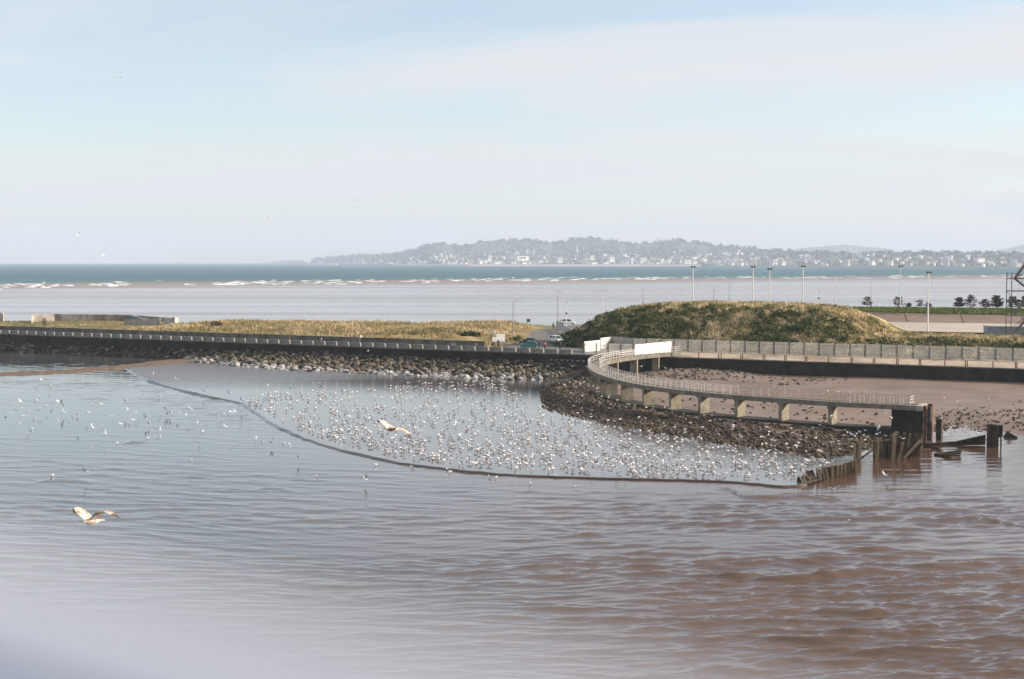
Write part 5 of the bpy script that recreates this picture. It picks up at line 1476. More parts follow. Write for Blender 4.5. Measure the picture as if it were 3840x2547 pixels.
under_loc(MB().tube([(0, 0, -.2), (0, 0, zt2(1228))], .045, 6).build('post', M_LAMPD), dg); under_loc(MB().box((0, -.06, zt2(1243)), (.72, .03, .72), M=Matrix.Rotation(PI / 4, 3, 'Y')).build('plate', M_PWHT), dg)
# stones edging the road
for k, (px, py, sz) in enumerate(((2015, 1227, .75), (2028, 1228, .8), (2042, 1227, .55), (1952, 1248, .6), (1962, 1247, .5))):
    q = gl(px, py); tag(link('road_stone', bould[k % 9].copy(), M_CONC_L, loc=q, scl=(sz, sz * .8, sz * .7)), 'pale boulder edging the road bend', 'boulder', 'pale stones edging the road')

bush(2128, 1296, 318, 3.4, 1.7, M_BUSH, 'dark green bush at the foot of the roadside fence', n=700)
bush(2150, 1303, 312, 2.6, 1.2, M_BUSH, 'low dark bush where the roadside fence meets the long fence')
bush(2108, 1280, 330, 2.8, 1.5, M_BUSHB, 'brownish bush between the white hatchback and the roadside fence')
bush(1938, 1291, 328, 3.0, 1.6, M_BUSH, 'round green bush beside the road right of the white notice board', n=600)
bush(1755, 1272, 338, 6.0, 1.4, M_BUSH, 'long low green bush behind the promenade wall', n=900)

# ================================================================== THE FAR SHORE
sh_x = [900, 1000, 1100, 1180, 1460, 1640, 2280, 2640, 2920, 3400, 3840, 4300]; sh_y = [987.8, 988.4, 989.6, 990.8, 994, 996.8, 997.6, 998.3, 1000, 1003, 1005, 1007]
def shore_d(px): return CAM_H * FPX / (np.interp(px, sh_x, sh_y) - HORIZON)
rg = [(900, 989), (960, 988), (1000, 984), (1060, 977), (1130, 976.5), (1165, 986), (1180, 976), (1215, 972), (1260, 969), (1330, 962), (1400, 960), (1460, 958), (1514, 947), (1568, 934), (1596, 922), (1640, 917), (1662, 914), (1700, 922), (1735, 921), (1775, 914), (1816, 905), (1843, 902), (1911, 903),
      (1973, 899), (2019, 908), (2073, 912), (2114, 906), (2154, 898), (2222, 895), (2280, 903), (2307, 907), (2367, 918), (2415, 914), (2470, 907), (2537, 900), (2578, 907), (2632, 912), (2686, 922), (2754, 925), (2821, 931), (2920, 940), (3037, 945), (3192, 951), (3426, 945), (3659, 948), (3840, 949), (4300, 948)]
rgx, rgy = zip(*rg)
def hill(px, t):
    """point on the far shore: t 0 at the water, 1 on the ridge, past 1 behind"""
    px, t = np.asarray(px, float), np.asarray(t, float)
    d0 = shore_d(px); dp = np.interp(px, [1000, 1180, 1700, 2700, 3100, 4000], [900, 900, 2600, 2600, 1500, 1500])
    d = d0 + dp * t; yr = np.interp(px, rgx, rgy)
    zr = CAM_H + (HORIZON - yr) / FPX * (d0 + dp)
    f = np.where(t <= 1, .04 + .96 * sstep(0, 1, t * .5 + .0) * 2 * .5 + 0 * t, 1)
    f = np.where(t <= 1, np.clip(t, 0, 1) ** 1.35, 1 - (t - 1) * .8)
    z = 2.2 + np.maximum(zr - 2.2, 0) * f
    wob = (fbm(px * .013, t * 3.1, 150, 4) - .5) * 22 * np.clip(zr / 90, .15, 1) * np.clip(t * 3, 0, 1) * np.clip((1.0 - t) * 3, 0, 1)
    return (px - 1920) / FPX * d, d, z + wob
cx = np.arange(905, 4300, 5.0); ct = np.concatenate([[-.02], np.linspace(0, 1, 42), [1.15, 1.5, 2.0]])
C, Tt = np.meshgrid(cx, ct, indexing='ij'); hx, hy, hz = hill(C, Tt)
hz = np.where(Tt < 0, -3, hz); jag = (fbm(C * .12, Tt * 8, 160, 3) - .5) * 9 * np.clip(Tt * 2, 0, 1) * (Tt <= 1); hz = hz + jag
idx = np.arange(C.size).reshape(C.shape); F = np.stack([idx[:-1, :-1].ravel(), idx[1:, :-1].ravel(), idx[1:, 1:].ravel(), idx[:-1, 1:].ravel()], 1)
tag(link('hills', np_mesh('hills', np.stack([hx.ravel(), hy.ravel(), hz.ravel()], 1), F), M_WOOD_FAR), kind='structure')
# the blue mountains further back
for pts, d in (([(2900, 952), (2950, 942), (3000, 931), (3060, 926), (3110, 923), (3150, 918), (3200, 920), (3240, 926), (3290, 929), (3330, 933), (3360, 945), (3400, 955)], 15500), ([(3660, 955), (3720, 943), (3780, 932), (3840, 917), (3920, 905), (4100, 900), (4300, 905)], 15500)):
    px = np.linspace(pts[0][0], pts[-1][0], 60); py = np.interp(px, [q[0] for q in pts], [q[1] for q in pts]); V, F = [], []
    for a, b in zip(px, py):
        top = PD(a, b, d); V += [(top[0] * .93, d * .93, 0), (top[0] * .97, d * .97, top[2] * .55 + rng.normal(0, 6)), tuple(top), (top[0] * 1.1, d * 1.1, 0)]
    for i in range(59):
        for k in range(3): F.append((i * 4 + k, (i + 1) * 4 + k, (i + 1) * 4 + k + 1, i * 4 + k + 1))
    tag(link('mountains', np_mesh('mountains', V, np.array(F), smooth=True), M_WOOD_FAR), kind='structure')
# woodland on the slopes and along the ridge: one mass of crowns
n = 5200
px = rng.uniform(1170, 4100, n); t = rng.beta(1.6, 1.1, n); t[:1300] = rng.uniform(.93, 1.02, 1300)
ok = vnoise(px * .03, t * 7, 171) > .30; ok[:1300] = vnoise(px[:1300] * .05, t[:1300], 172) > .35
px, t = px[ok], t[ok]; x, y, z = hill(px, t); n = len(x); sz = rng.uniform(4, 9, n) * y / 8000
K = 9; c = np.repeat(np.stack([x, y, z], 1), K, 0); s3 = np.repeat(sz, K)[:, None]
c = c + rng.normal(0, 1, (n * K, 3)) * s3 * (.5, .3, .38) + np.array([0, 0, 1]) * s3 * .7
e = rng.normal(0, 1, (n * K, 3, 3)) * s3[:, :, None] * .55
tag(link('woodland', np_mesh('woodland', (c[:, None, :] + e).reshape(-1, 3), np.arange(n * K * 3).reshape(-1, 3)), M_TREE_FAR), 'hazy woodland covering the far hills above the town', 'woodland', kind='stuff')

# houses
def house_mesh(name, w, d, h, rh, wall):
    m2 = MB(); m2.hexa([(-w / 2, -d / 2, -4), (w / 2, -d / 2, -4), (w / 2, d / 2, -4), (-w / 2, d / 2, -4), (-w / 2, -d / 2, h), (w / 2, -d / 2, h), (w / 2, d / 2, h), (-w / 2, d / 2, h)])
    m2.add([(-w / 2, -d / 2, h), (w / 2, -d / 2, h), (w / 2, 0, h + rh), (-w / 2, 0, h + rh), (-w / 2, d / 2, h), (w / 2, d / 2, h)], [(0, 1, 2, 3), (5, 4, 3, 2)], 1); m2.add([(-w / 2, -d / 2, h), (-w / 2, 0, h + rh), (-w / 2, d / 2, h), (w / 2, -d / 2, h), (w / 2, d / 2, h), (w / 2, 0, h + rh)], [(0, 1, 2), (3, 4, 5)], 0)
    m2.box((w * .3, 0, h + rh), (1.2, 1.6, 3.2), 0)
    nw = max(2, int(w / 4))
    for k in range(nw):
        for zf in (.28, .70):
            x = -w / 2 + (k + .5) * w / nw; m2.box((x, -d / 2 - .05, h * zf), (1.4, .16, 1.6), 2)
    me = m2.mesh(name)
    for q in (wall, M_SLATE, M_WINF): me.materials.append(q)
    return me
hm = [house_mesh('house', w, d, h, rh, wl) for w, d, h, rh, wl in ((13, 9, 7.5, 3.2, M_FAC), (18, 10, 8.5, 3.0, M_FAC), (11, 9, 9, 3.4, M_FACG), (24, 11, 9, 2.5, M_FAC), (34, 12, 9.5, 3, M_FACG))]
cand = []
for _ in range(1400):
    px = rng.choice([rng.uniform(1200, 1520), rng.uniform(1520, 2300), rng.uniform(2300, 2920), rng.uniform(2900, 3840)], p=[.14, .40, .26, .20])
    tmax = np.interp(px, [1200, 1500, 1700, 2100, 2700, 3000, 3840], [.8, .7, .62, .55, .66, .95, .95]); t = tmax * rng.beta(1.1, 1.5) + .015
    if vnoise(np.array([px * .022]), np.array([t * 6.0]), 181)[0] < .42: continue
    cand.append((px, t))
cand = cand[:640]
big = []
for i, (px, t) in enumerate(cand):
    x, y, z = (float(q) for q in hill(px, t)); k = rng.choice(5, p=[.42, .22, .16, .14, .06]); sc = rng.uniform(.8, 1.25) * (1.15 if t < .15 else .95); big.append((sc * (13, 18, 11, 24, 34)[k] / y, k, sc, x, y, z, rng.normal(.75, .4)))
big.sort(reverse=True)
MARKS = ((1200, 'the far lighthouse'), (1400, 'the dark breakwater'), (1600, 'the start of the tan pier'), (1762, 'the pinkish apartment block'), (1870, 'the low white terminal'), (1960, 'the long white building'), (2163, 'the tallest church spire'), (2296, 'the white terrace'), (2412, 'the stepped white flats'), (2580, 'the striped white apartments'), (2690, 'the moored ferry'), (2907, 'the four tall white bays'), (3200, 'the twin chimneys'), (3345, 'the white gable house'), (3558, 'the narrow white tower'), (3681, 'the long white terrace'))
for i, (_, k, sc, x, y, z, rz) in enumerate(big[:290]):
    o = bpy.data.objects.new('house', hm[k]); COL.objects.link(o); o.location = (x, y, z + 1); o.rotation_euler = (0, 0, rz); o.scale = (sc,) * 3
    pxh = 1920 + FPX * x / y; nm = min(MARKS, key=lambda q: abs(q[0] - pxh))[1]; hgt = 'high on the hillside above' if z > 62 else ('halfway up the slope behind' if z > 22 else 'low on the far shore by')
    kind_ = ('small pale house', 'wide pale house', 'small grey house', 'long pale terrace', 'long grey terrace')[k]
    tag(o, f'{kind_} {hgt} {nm}', 'house', 'pale houses of the far town' if k in (0, 1, 3) else 'grey houses of the far town')
VV, FF, MI, b = [], [], [], 0
for (_, k, sc, x, y, z, rz) in big[290:]:
    me = hm[k]; V = np.array([v.co[:] for v in me.vertices]); c, s_ = math.cos(rz), math.sin(rz); V = V * sc; V = np.stack([V[:, 0] * c - V[:, 1] * s_ + x, V[:, 0] * s_ + V[:, 1] * c + y, V[:, 2] + z + 1], 1); VV.append(V)
    for p_ in me.polygons: FF.append([b + q for q in p_.vertices]); MI.append(p_.material_index if k not in (2, 4) or p_.material_index else 3)
    b += len(V)
tri4 = np.array([f for f in FF if len(f) == 4]); tri3 = np.array([f for f in FF if len(f) == 3]); mi = [m_ for f, m_ in zip(FF, MI) if len(f) == 4] + [m_ for f, m_ in zip(FF, MI) if len(f) == 3]
tag(link('hillside_houses', np_mesh('hillside_houses', np.concatenate(VV), [tri4, tri3], midx=mi), [M_FAC, M_SLATE, M_WINF, M_FACG]), 'many tiny far houses scattered up the hillside', 'houses', kind='stuff')

# larger buildings that stand out
def block(name, px0, px1, py0, py1, label, wall, cat='building', dd=150, wins=(0, 0), depth=24, rz=0.6):
    pc = (px0 + px1) / 2; d = float(shore_d(pc)) + dd; a, b = PD(px0, py1, d), PD(px1, py0, d); w, h = b[0] - a[0], b[2] - a[2]
    r = tag(empty(name, ((a[0] + b[0]) / 2, d, a[2]), rz), label, cat); under_loc(MB().box((0, depth / 2, h / 2 - 6), (w, depth, h + 12)).build('wall', wall), r)
    under_loc(MB().box((0, depth / 2, h + .4), (w + 1.5, depth + 1.5, .8)).build('roof', M_SLATE), r)
    for i in range(wins[0]):
        for j in range(wins[1]): under_loc(MB().box((-w / 2 + (i + .5) * w / wins[0], -.2, (j + .55) * h / wins[1]), (w / wins[0] * .55, .5, h / wins[1] * .42)).build('window', M_WINF), r)
    return r
block('long_building', 1931, 1988, 961, 976, 'long plain white building below the first church spire', M_FAC, dd=420, wins=(1, 1))
block('apartment_block', 1748, 1778, 972, 987, 'pinkish apartment block with vertical bays by the far harbour', M_FACB, dd=160, wins=(6, 3))
block('white_terminal', 1852, 1890, 980, 988, 'low bright white terminal building on the far quay', M_FAC, dd=90, wins=(8, 1))
block('white_warehouse', 1798, 1812, 979, 986, 'small white warehouse left of the far terminal', M_FAC, dd=90)
block('office_block', 2090, 2112, 966, 980, 'white framed office block with big windows in the far town', M_FAC, dd=300, wins=(3, 2))
block('brick_block', 2181, 2199, 952, 972, 'brown brick block beside the tall church spire', M_FACB, dd=450, wins=(4, 4))
block('white_hotel', 2212, 2232, 957, 968, 'square white hotel right of the brown brick block', M_FAC, dd=420, wins=(5, 2))
block('white_hall', 2218, 2243, 982, 989, 'low white hall right beside the far harbour wall', M_FAC, dd=80, wins=(4, 1))
block('terrace', 2284, 2308, 963, 977, 'white terrace at the right of the far harbour', M_FAC, dd=300, wins=(5, 2))
block('tower_block', 2367, 2375, 966, 985, 'slim white tower block among dark trees across the bay', M_FAC, dd=160, wins=(2, 5))
block('stepped_flats', 2400, 2427, 966, 984, 'stepped white flats beside the slim tower block', M_FAC, dd=160, wins=(5, 4))
block('striped_apartments', 2566, 2595, 973, 988, 'white apartment building striped with balconies on the far shore', M_FAC, dd=120, wins=(1, 4))
block('striped_flats', 2506, 2519, 972, 982, 'small striped white flats left of the striped apartments', M_FAC, dd=200, wins=(1, 3))
block('white_school', 2631, 2655, 966, 974, 'wide white school above the small jetty across the bay', M_FAC, dd=450, wins=(6, 1))
block('row_of_gables', 2896, 2919, 975, 988, 'row of four tall white bays on the far shore', M_FAC, dd=140, wins=(4, 1))
block('white_house', 2931, 2949, 977, 986, 'bright white villa to the right of the four bays', M_FAC, dd=140, wins=(3, 2))
block('tower_flats', 3180, 3190, 972, 988, 'small white tower in front of twin chimneys across the bay', M_FAC, dd=120, wins=(2, 4))
block('shore_villa', 3270, 3282, 976, 983, 'lone white villa low on the far shore', M_FAC, dd=120, wins=(3, 2))
block('shore_house', 3342, 3352, 975, 985, 'white gable house above the far shore rocks', M_FAC, dd=120, wins=(2, 2))
block('white_tower', 3554, 3562, 970, 988, 'narrow white tower on the far right shore', M_FAC, dd=120, wins=(2, 5))
block('long_terrace', 3660, 3702, 966, 973, 'long white terrace across the far right shore', M_FAC, dd=500, wins=(9, 1))
block('right_block', 3806, 3816, 974, 989, 'white block near the frame edge on the far shore', M_FAC, dd=120, wins=(2, 3))
M_SPIRE = mat('pale_spire_stone', [(.62, .60, .57)], 1, .8)
def spire(px, py_b, py_t, dd, label):
    d = float(shore_d(px)) + dd; b = PD(px, py_b, d); h = (py_b - py_t) * d / FPX; r = tag(empty('church', tuple(b)), label, 'church')
    under_loc(MB().box((0, 0, h * .22), (h * .13, h * .13, h * .5)).build('tower', M_SPIRE), r); under_loc(MB().tube([(0, 0, h * .46), (0, 0, h)], [h * .10, .5], 8).build('spire', M_SPIRE), r)
    under_loc(MB().box((h * .3, 0, h * .1), (h * .5, h * .2, h * .26)).build('nave', M_FACG), r); m2 = MB(); m2.add([(h * .05, -h * .11, h * .23), (h * .56, -h * .11, h * .23), (h * .56, h * .11, h * .23), (h * .05, h * .11, h * .23), (h * .05, 0, h * .36), (h * .56, 0, h * .36)], [(0, 1, 5, 4), (2, 3, 4, 5), (0, 4, 3), (1, 2, 5)]); under_loc(m2.build('roof', M_SLATE), r)
spire(2001, 967, 931, 430, 'church with a pale pointed spire behind the long white building'); spire(2163, 971, 917, 420, 'church with the tallest spire in the far town'); spire(2020, 972, 953, 400, 'small church spire beside the pale pointed one')
for px in (3196, 3203): 
    d = float(shore_d(px)) + 300; b = PD(px, 985, d); h = 34 * d / FPX * .8; tag(MB().tube([(0, 0, -5), (0, 0, h)], [2.2, 1.5], 8).tube([(0, 0, h), (0, 0, h + 1.2)], [1.9, 1.9], 8).build('chimney_stack', M_FACG, loc=tuple(b)), 'one of two slim chimneys side by side on the far shore', 'chimney', 'twin chimneys across the bay')
tag(MB().tube([(0, 0, -5), (0, 0, 40)], [1.0, .5], 6).tube([(0, 0, 40), (0, 0, 46)], .3, 5).build('radio_mast', M_FAC, loc=tuple(PD(2757, 948, 8200))), 'thin white mast on the wooded ridge', 'mast')
# harbour piers and the lighthouse
def pier_wall(name, pts, w, z, label, material):
    m2 = MB(); q = [P(a, b, 0) for a, b in pts]
    m2.loft([[p_ + (0, -w - z * 2.2, -3), p_ + (0, -w * .5, z), p_ + (0, -w * .2, z + .5), p_ + (0, -w * .2, z + 2.6), p_ + (0, w * .2, z + 2.6), p_ + (0, w, -3)] for p_ in q])
    return tag(m2.build(name, material), label, 'pier')
pier_wall('harbour_pier', [(1480, 995.4), (1760, 997.6), (2100, 998), (2400, 998.2), (2628, 998.6)], 14, 7.5, 'long tan harbour pier along the foot of the far town', M_QUAYFAR)
pier_wall('breakwater', [(1262, 993.2), (1470, 995.2)], 14, 5, 'dark lower harbour arm left of the long tan pier', M_SLATE)
pier_wall('pier_head', [(1150, 992.8), (1262, 993.4)], 16, 13, 'pale stone pier head beside the far lighthouse', M_QUAYFAR)
pier_wall('breakwater', [(1078, 992.0), (1148, 992.6)], 14, 6, 'dark rock arm left of the far lighthouse', M_SLATE)
lh = tag(empty('lighthouse', PD(1135, 992.5, 11000)), 'slim far lighthouse at the end of the harbour pier', 'lighthouse')
under_loc(MB().tube([(0, 0, -2), (0, 0, 36)], [5.5, 4], 10).build('tower', M_FACB), lh); under_loc(MB().tube([(0, 0, 36), (0, 0, 37.5)], 6, 10).build('gallery', M_FAC), lh); under_loc(MB().tube([(0, 0, 37.5), (0, 0, 42), (0, 0, 45)], [3.5, 3.5, .6], 10).build('lantern', M_SLATE), lh)
jt = tag(empty('moored_ferry', PD(2680, 996, 7300)), 'white ferry moored at the small jetty across the bay', 'ship')
under_loc(MB().loft([[(x, -w, 0), (x, w, 0), (x, w * 1.2, 7), (x, -w * 1.2, 7)] for x, w in ((-42, 5), (-30, 7), (25, 7), (42, 2))]).build('hull', M_FAC), jt); under_loc(MB().box((-5, 0, 10), (55, 11, 7)).box((8, 0, 16), (22, 9, 6)).build('superstructure', M_FAC), jt); under_loc(MB().box((28, 0, 15), (6, 5, 20), taper=.8).build('funnel', M_FACG), jt)
tag(MB().box((0, 0, 1), (52, 16, 10), taper=.95).box((0, 0, 6.5), (50, 12, 2)).build('jetty', M_SLATE, loc=tuple(PD(2646, 997, 7250))), 'dark jetty left of the moored ferry', 'jetty')
sp = tag(empty('cargo_ship', PD(684, 987, 17500)), 'tiny cargo ship on the open horizon', 'ship')
under_loc(MB().loft([[(x, -w, -3), (x, w, -3), (x, w * 1.2, 9), (x, -w * 1.2, 9)] for x, w in ((-58, 8), (-45, 10), (40, 10), (60, 2))]).build('hull', M_SLATE), sp); under_loc(MB().box((28, 0, 17), (16, 14, 18)).build('bridge', M_FAC), sp); under_loc(MB().box((33, 0, 30), (5, 5, 9)).build('funnel', M_FACB), sp)

# ================================================================== GULLS
def gull_stand(name, seed=0, head=0.0, sit=False):
    m2 = MB(); n = 8
    prof = [(-.25, .225, .012, .006), (-.17, .222, .04, .022), (-.09, .205, .068, .055), (0, .195, .082, .078), (.075, .205, .074, .074), (.115, .235 + head * .3, .048, .050), (.135, .275 + head * .7, .036, .040), (.160, .305 + head, .036, .034), (.188, .303 + head, .020, .018)]
    dz = -.13 if sit else 0
    m2.loft([[(x, math.cos(2 * PI * k / n) * ry, z + dz + math.sin(2 * PI * k / n) * rz) for k in range(n)] for x, z, ry, rz in prof], 0)
    for s_ in (-1, 1):
        m2.loft([[(x, s_ * (y + .012), z + dz + h), (x, s_ * (y + .016), z + dz), (x, s_ * y * .82, z + dz - h), (x, s_ * y * .55, z + dz)] for x, y, z, h in ((.06, .065, .215, .030), (-.02, .078, .22, .050), (-.12, .060, .225, .036), (-.20, .035, .232, .018))], 1)
        m2.loft([[(x, s_ * (y + .008), z + dz + h), (x, s_ * (y + .010), z + dz), (x, s_ * y * .6, z + dz - h), (x, s_ * y * .5, z + dz)] for x, y, z, h in ((-.18, .036, .232, .018), (-.24, .022, .236, .012), (-.30, .010, .238, .004))], 2)
        if not sit: m2.tube([(0, s_ * .03, .13), (.005, s_ * .032, 0)], .008, 4, 3)
    m2.tube([(.185, 0, .300 + head + dz), (.235, 0, .292 + head + dz)], [.010, .003], 4, 3)
    me = m2.mesh(name)
    for q in (M_GW, M_GG, M_GD, M_GR): me.materials.append(q)
    return me
def wing(m2, side, secs, mats_):
    """secs: (y, x_lead, x_trail, z)"""
    rings = []
    for i, (y, xl, xt, z) in enumerate(secs):
        th = .018 * (1 - .75 * i / (len(secs) - 1)); xm = xl * .65 + xt * .35
        rings.append([(xl, side * y, z), (xm, side * y, z + th), (xt, side * y, z - .004), (xm, side * y, z - th * .4)])
    m2.loft(rings, mats_)
def gull_fly(name, pose, mats_=None, chord=1.0, body=1.0):
    m2 = MB(); n = 8
    prof = [(-.27, 0, .045, .006), (-.18, .002, .05, .018), (-.10, 0, .058, .045), (0, -.004, .066, .064), (.09, .002, .055, .056), (.14, .014, .036, .038), (.175, .02, .036, .034), (.21, .016, .018, .016)]
    m2.loft([[(x * body, math.cos(2 * PI * k / n) * ry, z + math.sin(2 * PI * k / n) * rz) for k in range(n)] for x, z, ry, rz in prof], 0)
    m2.tube([(.205, 0, .014), (.26, 0, .004)], [.010, .003], 4, 3)
    for s_ in (-1, 1):
        zz_ = pose[0 if s_ < 0 else 1]
        secs = [(.04, .10, -.10, .025), (.16, .125, -.085, zz_[0] * .6), (.27, .13, -.07, zz_[0]), (.40, .075, -.075, zz_[1]), (.50, .01, -.09, zz_[2]), (.58, -.075, -.12, zz_[3])]
        secs = [(y, xl * chord, xt * chord, z) for y, xl, xt, z in secs]
        wing(m2, s_, secs, [1, 1, 1, 1, 2])
    me = m2.mesh(name)
    for q in (mats_ or (M_GW, M_GG, M_GD, M_GR)): me.materials.append(q)
    return me
stand = [gull_stand('gull', 0, 0), gull_stand('gull', 1, -.03), gull_stand('gull', 2, .02), gull_stand('gull', 3, -.09)]
swim = [gull_stand('gull', 4, -.02, True), gull_stand('gull', 5, 0, True)]
G1 = ((.10, .09, .05, .0), (.10, .09, .05, .0)); G2 = ((.17, .27, .33, .37), (.17, .27, .33, .37)); G3 = ((.02, -.07, -.15, -.22), (.02, -.07, -.15, -.22)); G4 = ((.14, .15, .10, .02), (.20, .26, .26, .24))
fly = [gull_fly('gull', g) for g in (G1, G2, G3, G4)]
gulls = []          # (mesh, location, rotation, scale, label, category group, forced)
def add_gull(me, loc, rz, sc, lab, grp, rx=0, ry=0, force=False): gulls.append((me, np.array(loc, float), (rx, ry, rz), sc, lab, grp, force))
L_ST = ('standing gull', 'gulls standing on the flooded flat')
L_RK = ('gull standing on dark rocks by the walkway', 'gulls on the rocks by the walkway')
L_SW = ('gull floating on the rippled river water off the flock', 'gulls floating on the river')
L_FL = ('gull flying low over the water', 'gulls flying low over the water')
L_SK = ('gull gliding against the pale sky over the bay', 'gulls in the sky')
L_RL = ('gull perched on the railing of the curved walkway', 'gulls perched on the walkway railing')
L_BC = ('gull standing on the wet brown beach by the pile stump', 'gulls on the beach')
crowd = np.array([(900, 1500), (1010, 1475), (1180, 1462), (1400, 1455), (1520, 1440), (1900, 1432), (1960, 1465), (1990, 1520), (2100, 1560), (2300, 1602), (2600, 1650), (2900, 1695), (3080, 1728), (3170, 1775), (3020, 1795), (2700, 1792), (2300, 1783), (2000, 1768), (1700, 1745), (1450, 1702), (1230, 1645), (1060, 1588), (960, 1530)], float)
pts = []
while len(pts) < 1500:
    q = np.array([rng.uniform(900, 3170), rng.uniform(1430, 1798)])
    dens = .25 + .75 * vnoise(np.array([q[0] * .016]), np.array([q[1] * .045]), 190)[0]
    low = np.interp(q[0], [960, 1230, 1700, 2300, 3020], [1540, 1650, 1748, 1785, 1795]) - q[1]
    dens *= 1.0 if low < 75 else (.72 if low < 170 else .5)
    if 1435 < q[1] < 1475 and 1480 < q[0] < 1900: dens = .95
    if rng.random() < dens and inside(q[None], crowd)[0]: pts.append(q)
for q in pts:
    loc = P(q[0], q[1], .05)
    if rng.random() < .06: add_gull(fly[rng.integers(0, 4)], loc + (0, 0, rng.uniform(.3, 2.5)), rng.uniform(0, 6.3), rng.uniform(.85, 1.05), *L_FL, rx=rng.normal(0, .25))
    else: add_gull(stand[rng.integers(0, 4)], loc, rng.choice([rng.normal(-.5, .7), rng.normal(2.6, .9), rng.uniform(0, 6.3)]), rng.uniform(1.1, 1.4), *L_ST)
# on the rock bank and under the walkway
Qr = np.stack([rng.uniform(8, 56, 4000), rng.uniform(160, 275, 4000)], 1); sdr = seg_dist(Qr, SHORE[:12]); Qr = Qr[inside(Qr, POLY) & (sdr < 13)][:170]
for (x, y), z in zip(Qr, beach_z(Qr)): add_gull(stand[rng.integers(0, 4)], (x, y, z + .22), rng.uniform(0, 6.3), rng.uniform(1.1, 1.35), *L_RK)
for px, py in ((3455, 1560), (3478, 1565), (3490, 1600), (3520, 1590), (3545, 1558), (3565, 1610), (3570, 1620), (3580, 1605), (3622, 1608), (3632, 1618), (3650, 1600), (3690, 1625), (3710, 1570), (3775, 1580), (3790, 1512), (3820, 1585), (3540, 1497), (3590, 1512), (3708, 1502), (3475, 1585), (3530, 1575), (3610, 1600), (3668, 1632), (3700, 1632)):
    q = P(px, py, .5); z = max(.0, float(beach_z(q[None, :2])[0])); q = P(px, py, z + .05); add_gull(stand[rng.integers(0, 4)], q, rng.uniform(0, 6.3), 1.15, *L_BC)
# on the railing
for t in (3.2, 4.6, 5.1, 7.4, 8.9, 10.5, 12.0, 16, 19.5, 21, 36, 52):
    q = along(t, .06 if rng.random() < .6 else DECKW - .06, 1.22); add_gull(stand[rng.integers(0, 4)], q, rng.uniform(0, 6.3), 1.0, *L_RL, force=True)
# floating and flying off the flock
for px, py in ((1190, 1790), (1410, 1745), (1545, 1755), (1675, 1762), (1688, 1772), (1836, 1790), (1860, 1792), (1988, 1815), (2084, 1788), (2160, 1830), (2400, 1792), (2416, 1795), (195, 1785), (118, 1610), (130, 1572), (288, 1570), (555, 1645), (590, 1640), (760, 1620), (985, 1660), (3183, 1955), (1085, 1668), (1065, 1665), (260, 1580)):
    add_gull(swim[rng.integers(0, 2)], P(px, py, -.02), rng.uniform(0, 6.3), rng.uniform(1.05, 1.3), *L_SW, force=True)
for px, py in ((45, 1550), (62, 1495), (75, 1505), (105, 1545), (140, 1500), (150, 1530), (155, 1425), (175, 1520), (188, 1445), (192, 1458), (215, 1503), (232, 1515), (240, 1545), (138, 1460), (345, 1515), (270, 1490), (350, 1605), (380, 1515), (395, 1625), (440, 1660), (455, 1590), (480, 1540), (500, 1575), (510, 1500), (540, 1480), (545, 1572), (560, 1590), (575, 1475), (575, 1403),
               (600, 1610), (605, 1485), (620, 1535), (630, 1555), (640, 1548), (660, 1420), (665, 1570), (680, 1550), (700, 1560), (720, 1535), (745, 1590), (762, 1465), (780, 1530), (840, 1550), (860, 1475), (865, 1545), (880, 1540), (900, 1520), (930, 1555), (1005, 1445), (1020, 1660), (1090, 1460), (1120, 1715), (1200, 1435), (600, 1505), (420, 1560), (330, 1545), (290, 1560), (20, 1540), (90, 1560), (510, 1545), (470, 1505), (850, 1600), (960, 1640), (715, 1728), (1370, 1798), (1470, 1490), (1720, 1420), (80, 1530), (320, 1770), (820, 1560), (905, 1500), (985, 1480)):
    d = float(P(px, py + rng.uniform(8, 45), 0)[1]); add_gull(fly[rng.integers(0, 4)], PD(px, py, d), rng.uniform(0, 6.3), rng.uniform(.95, 1.2), *L_FL, rx=rng.normal(0, .35), force=True)
for px, py, d in ((1380, 1317, 270), (1980, 1370, 250), (2145, 1374, 240), (2200, 1375, 240), (2405, 1374, 240), (2495, 1380, 235), (2516, 1387, 235), (3120, 1565, 172), (3340, 1565, 170), (3320, 1550, 175), (3295, 1600, 172), (3320, 1782, 150), (3385, 1645, 165), (3128, 1835, 140)):
    add_gull(fly[rng.integers(0, 4)], PD(px, py, d), rng.uniform(0, 6.3), 1.15, *L_FL, rx=rng.normal(0, .3), force=True)
for px, py, d, sc in ((448, 292, 150, 1.0), (1340, 752, 140, 1.0), (997, 818, 210, 1.0), (2437, 813, 200, 1.0), (290, 882, 190, 1.1), (387, 958, 180, 1.1), (1852, 1066, 190, 1.1)):
    add_gull(fly[(0, 0, 0, 3, 0, 1, 0)[int(px) % 7]], PD(px, py, d), rng.choice([1.2, 1.8, 4.4, 5.0]), sc, *L_SK, rx=rng.normal(0, .2), force=True)
gulls.sort(key=lambda g: (not g[6], -g[3] / g[1][1]))
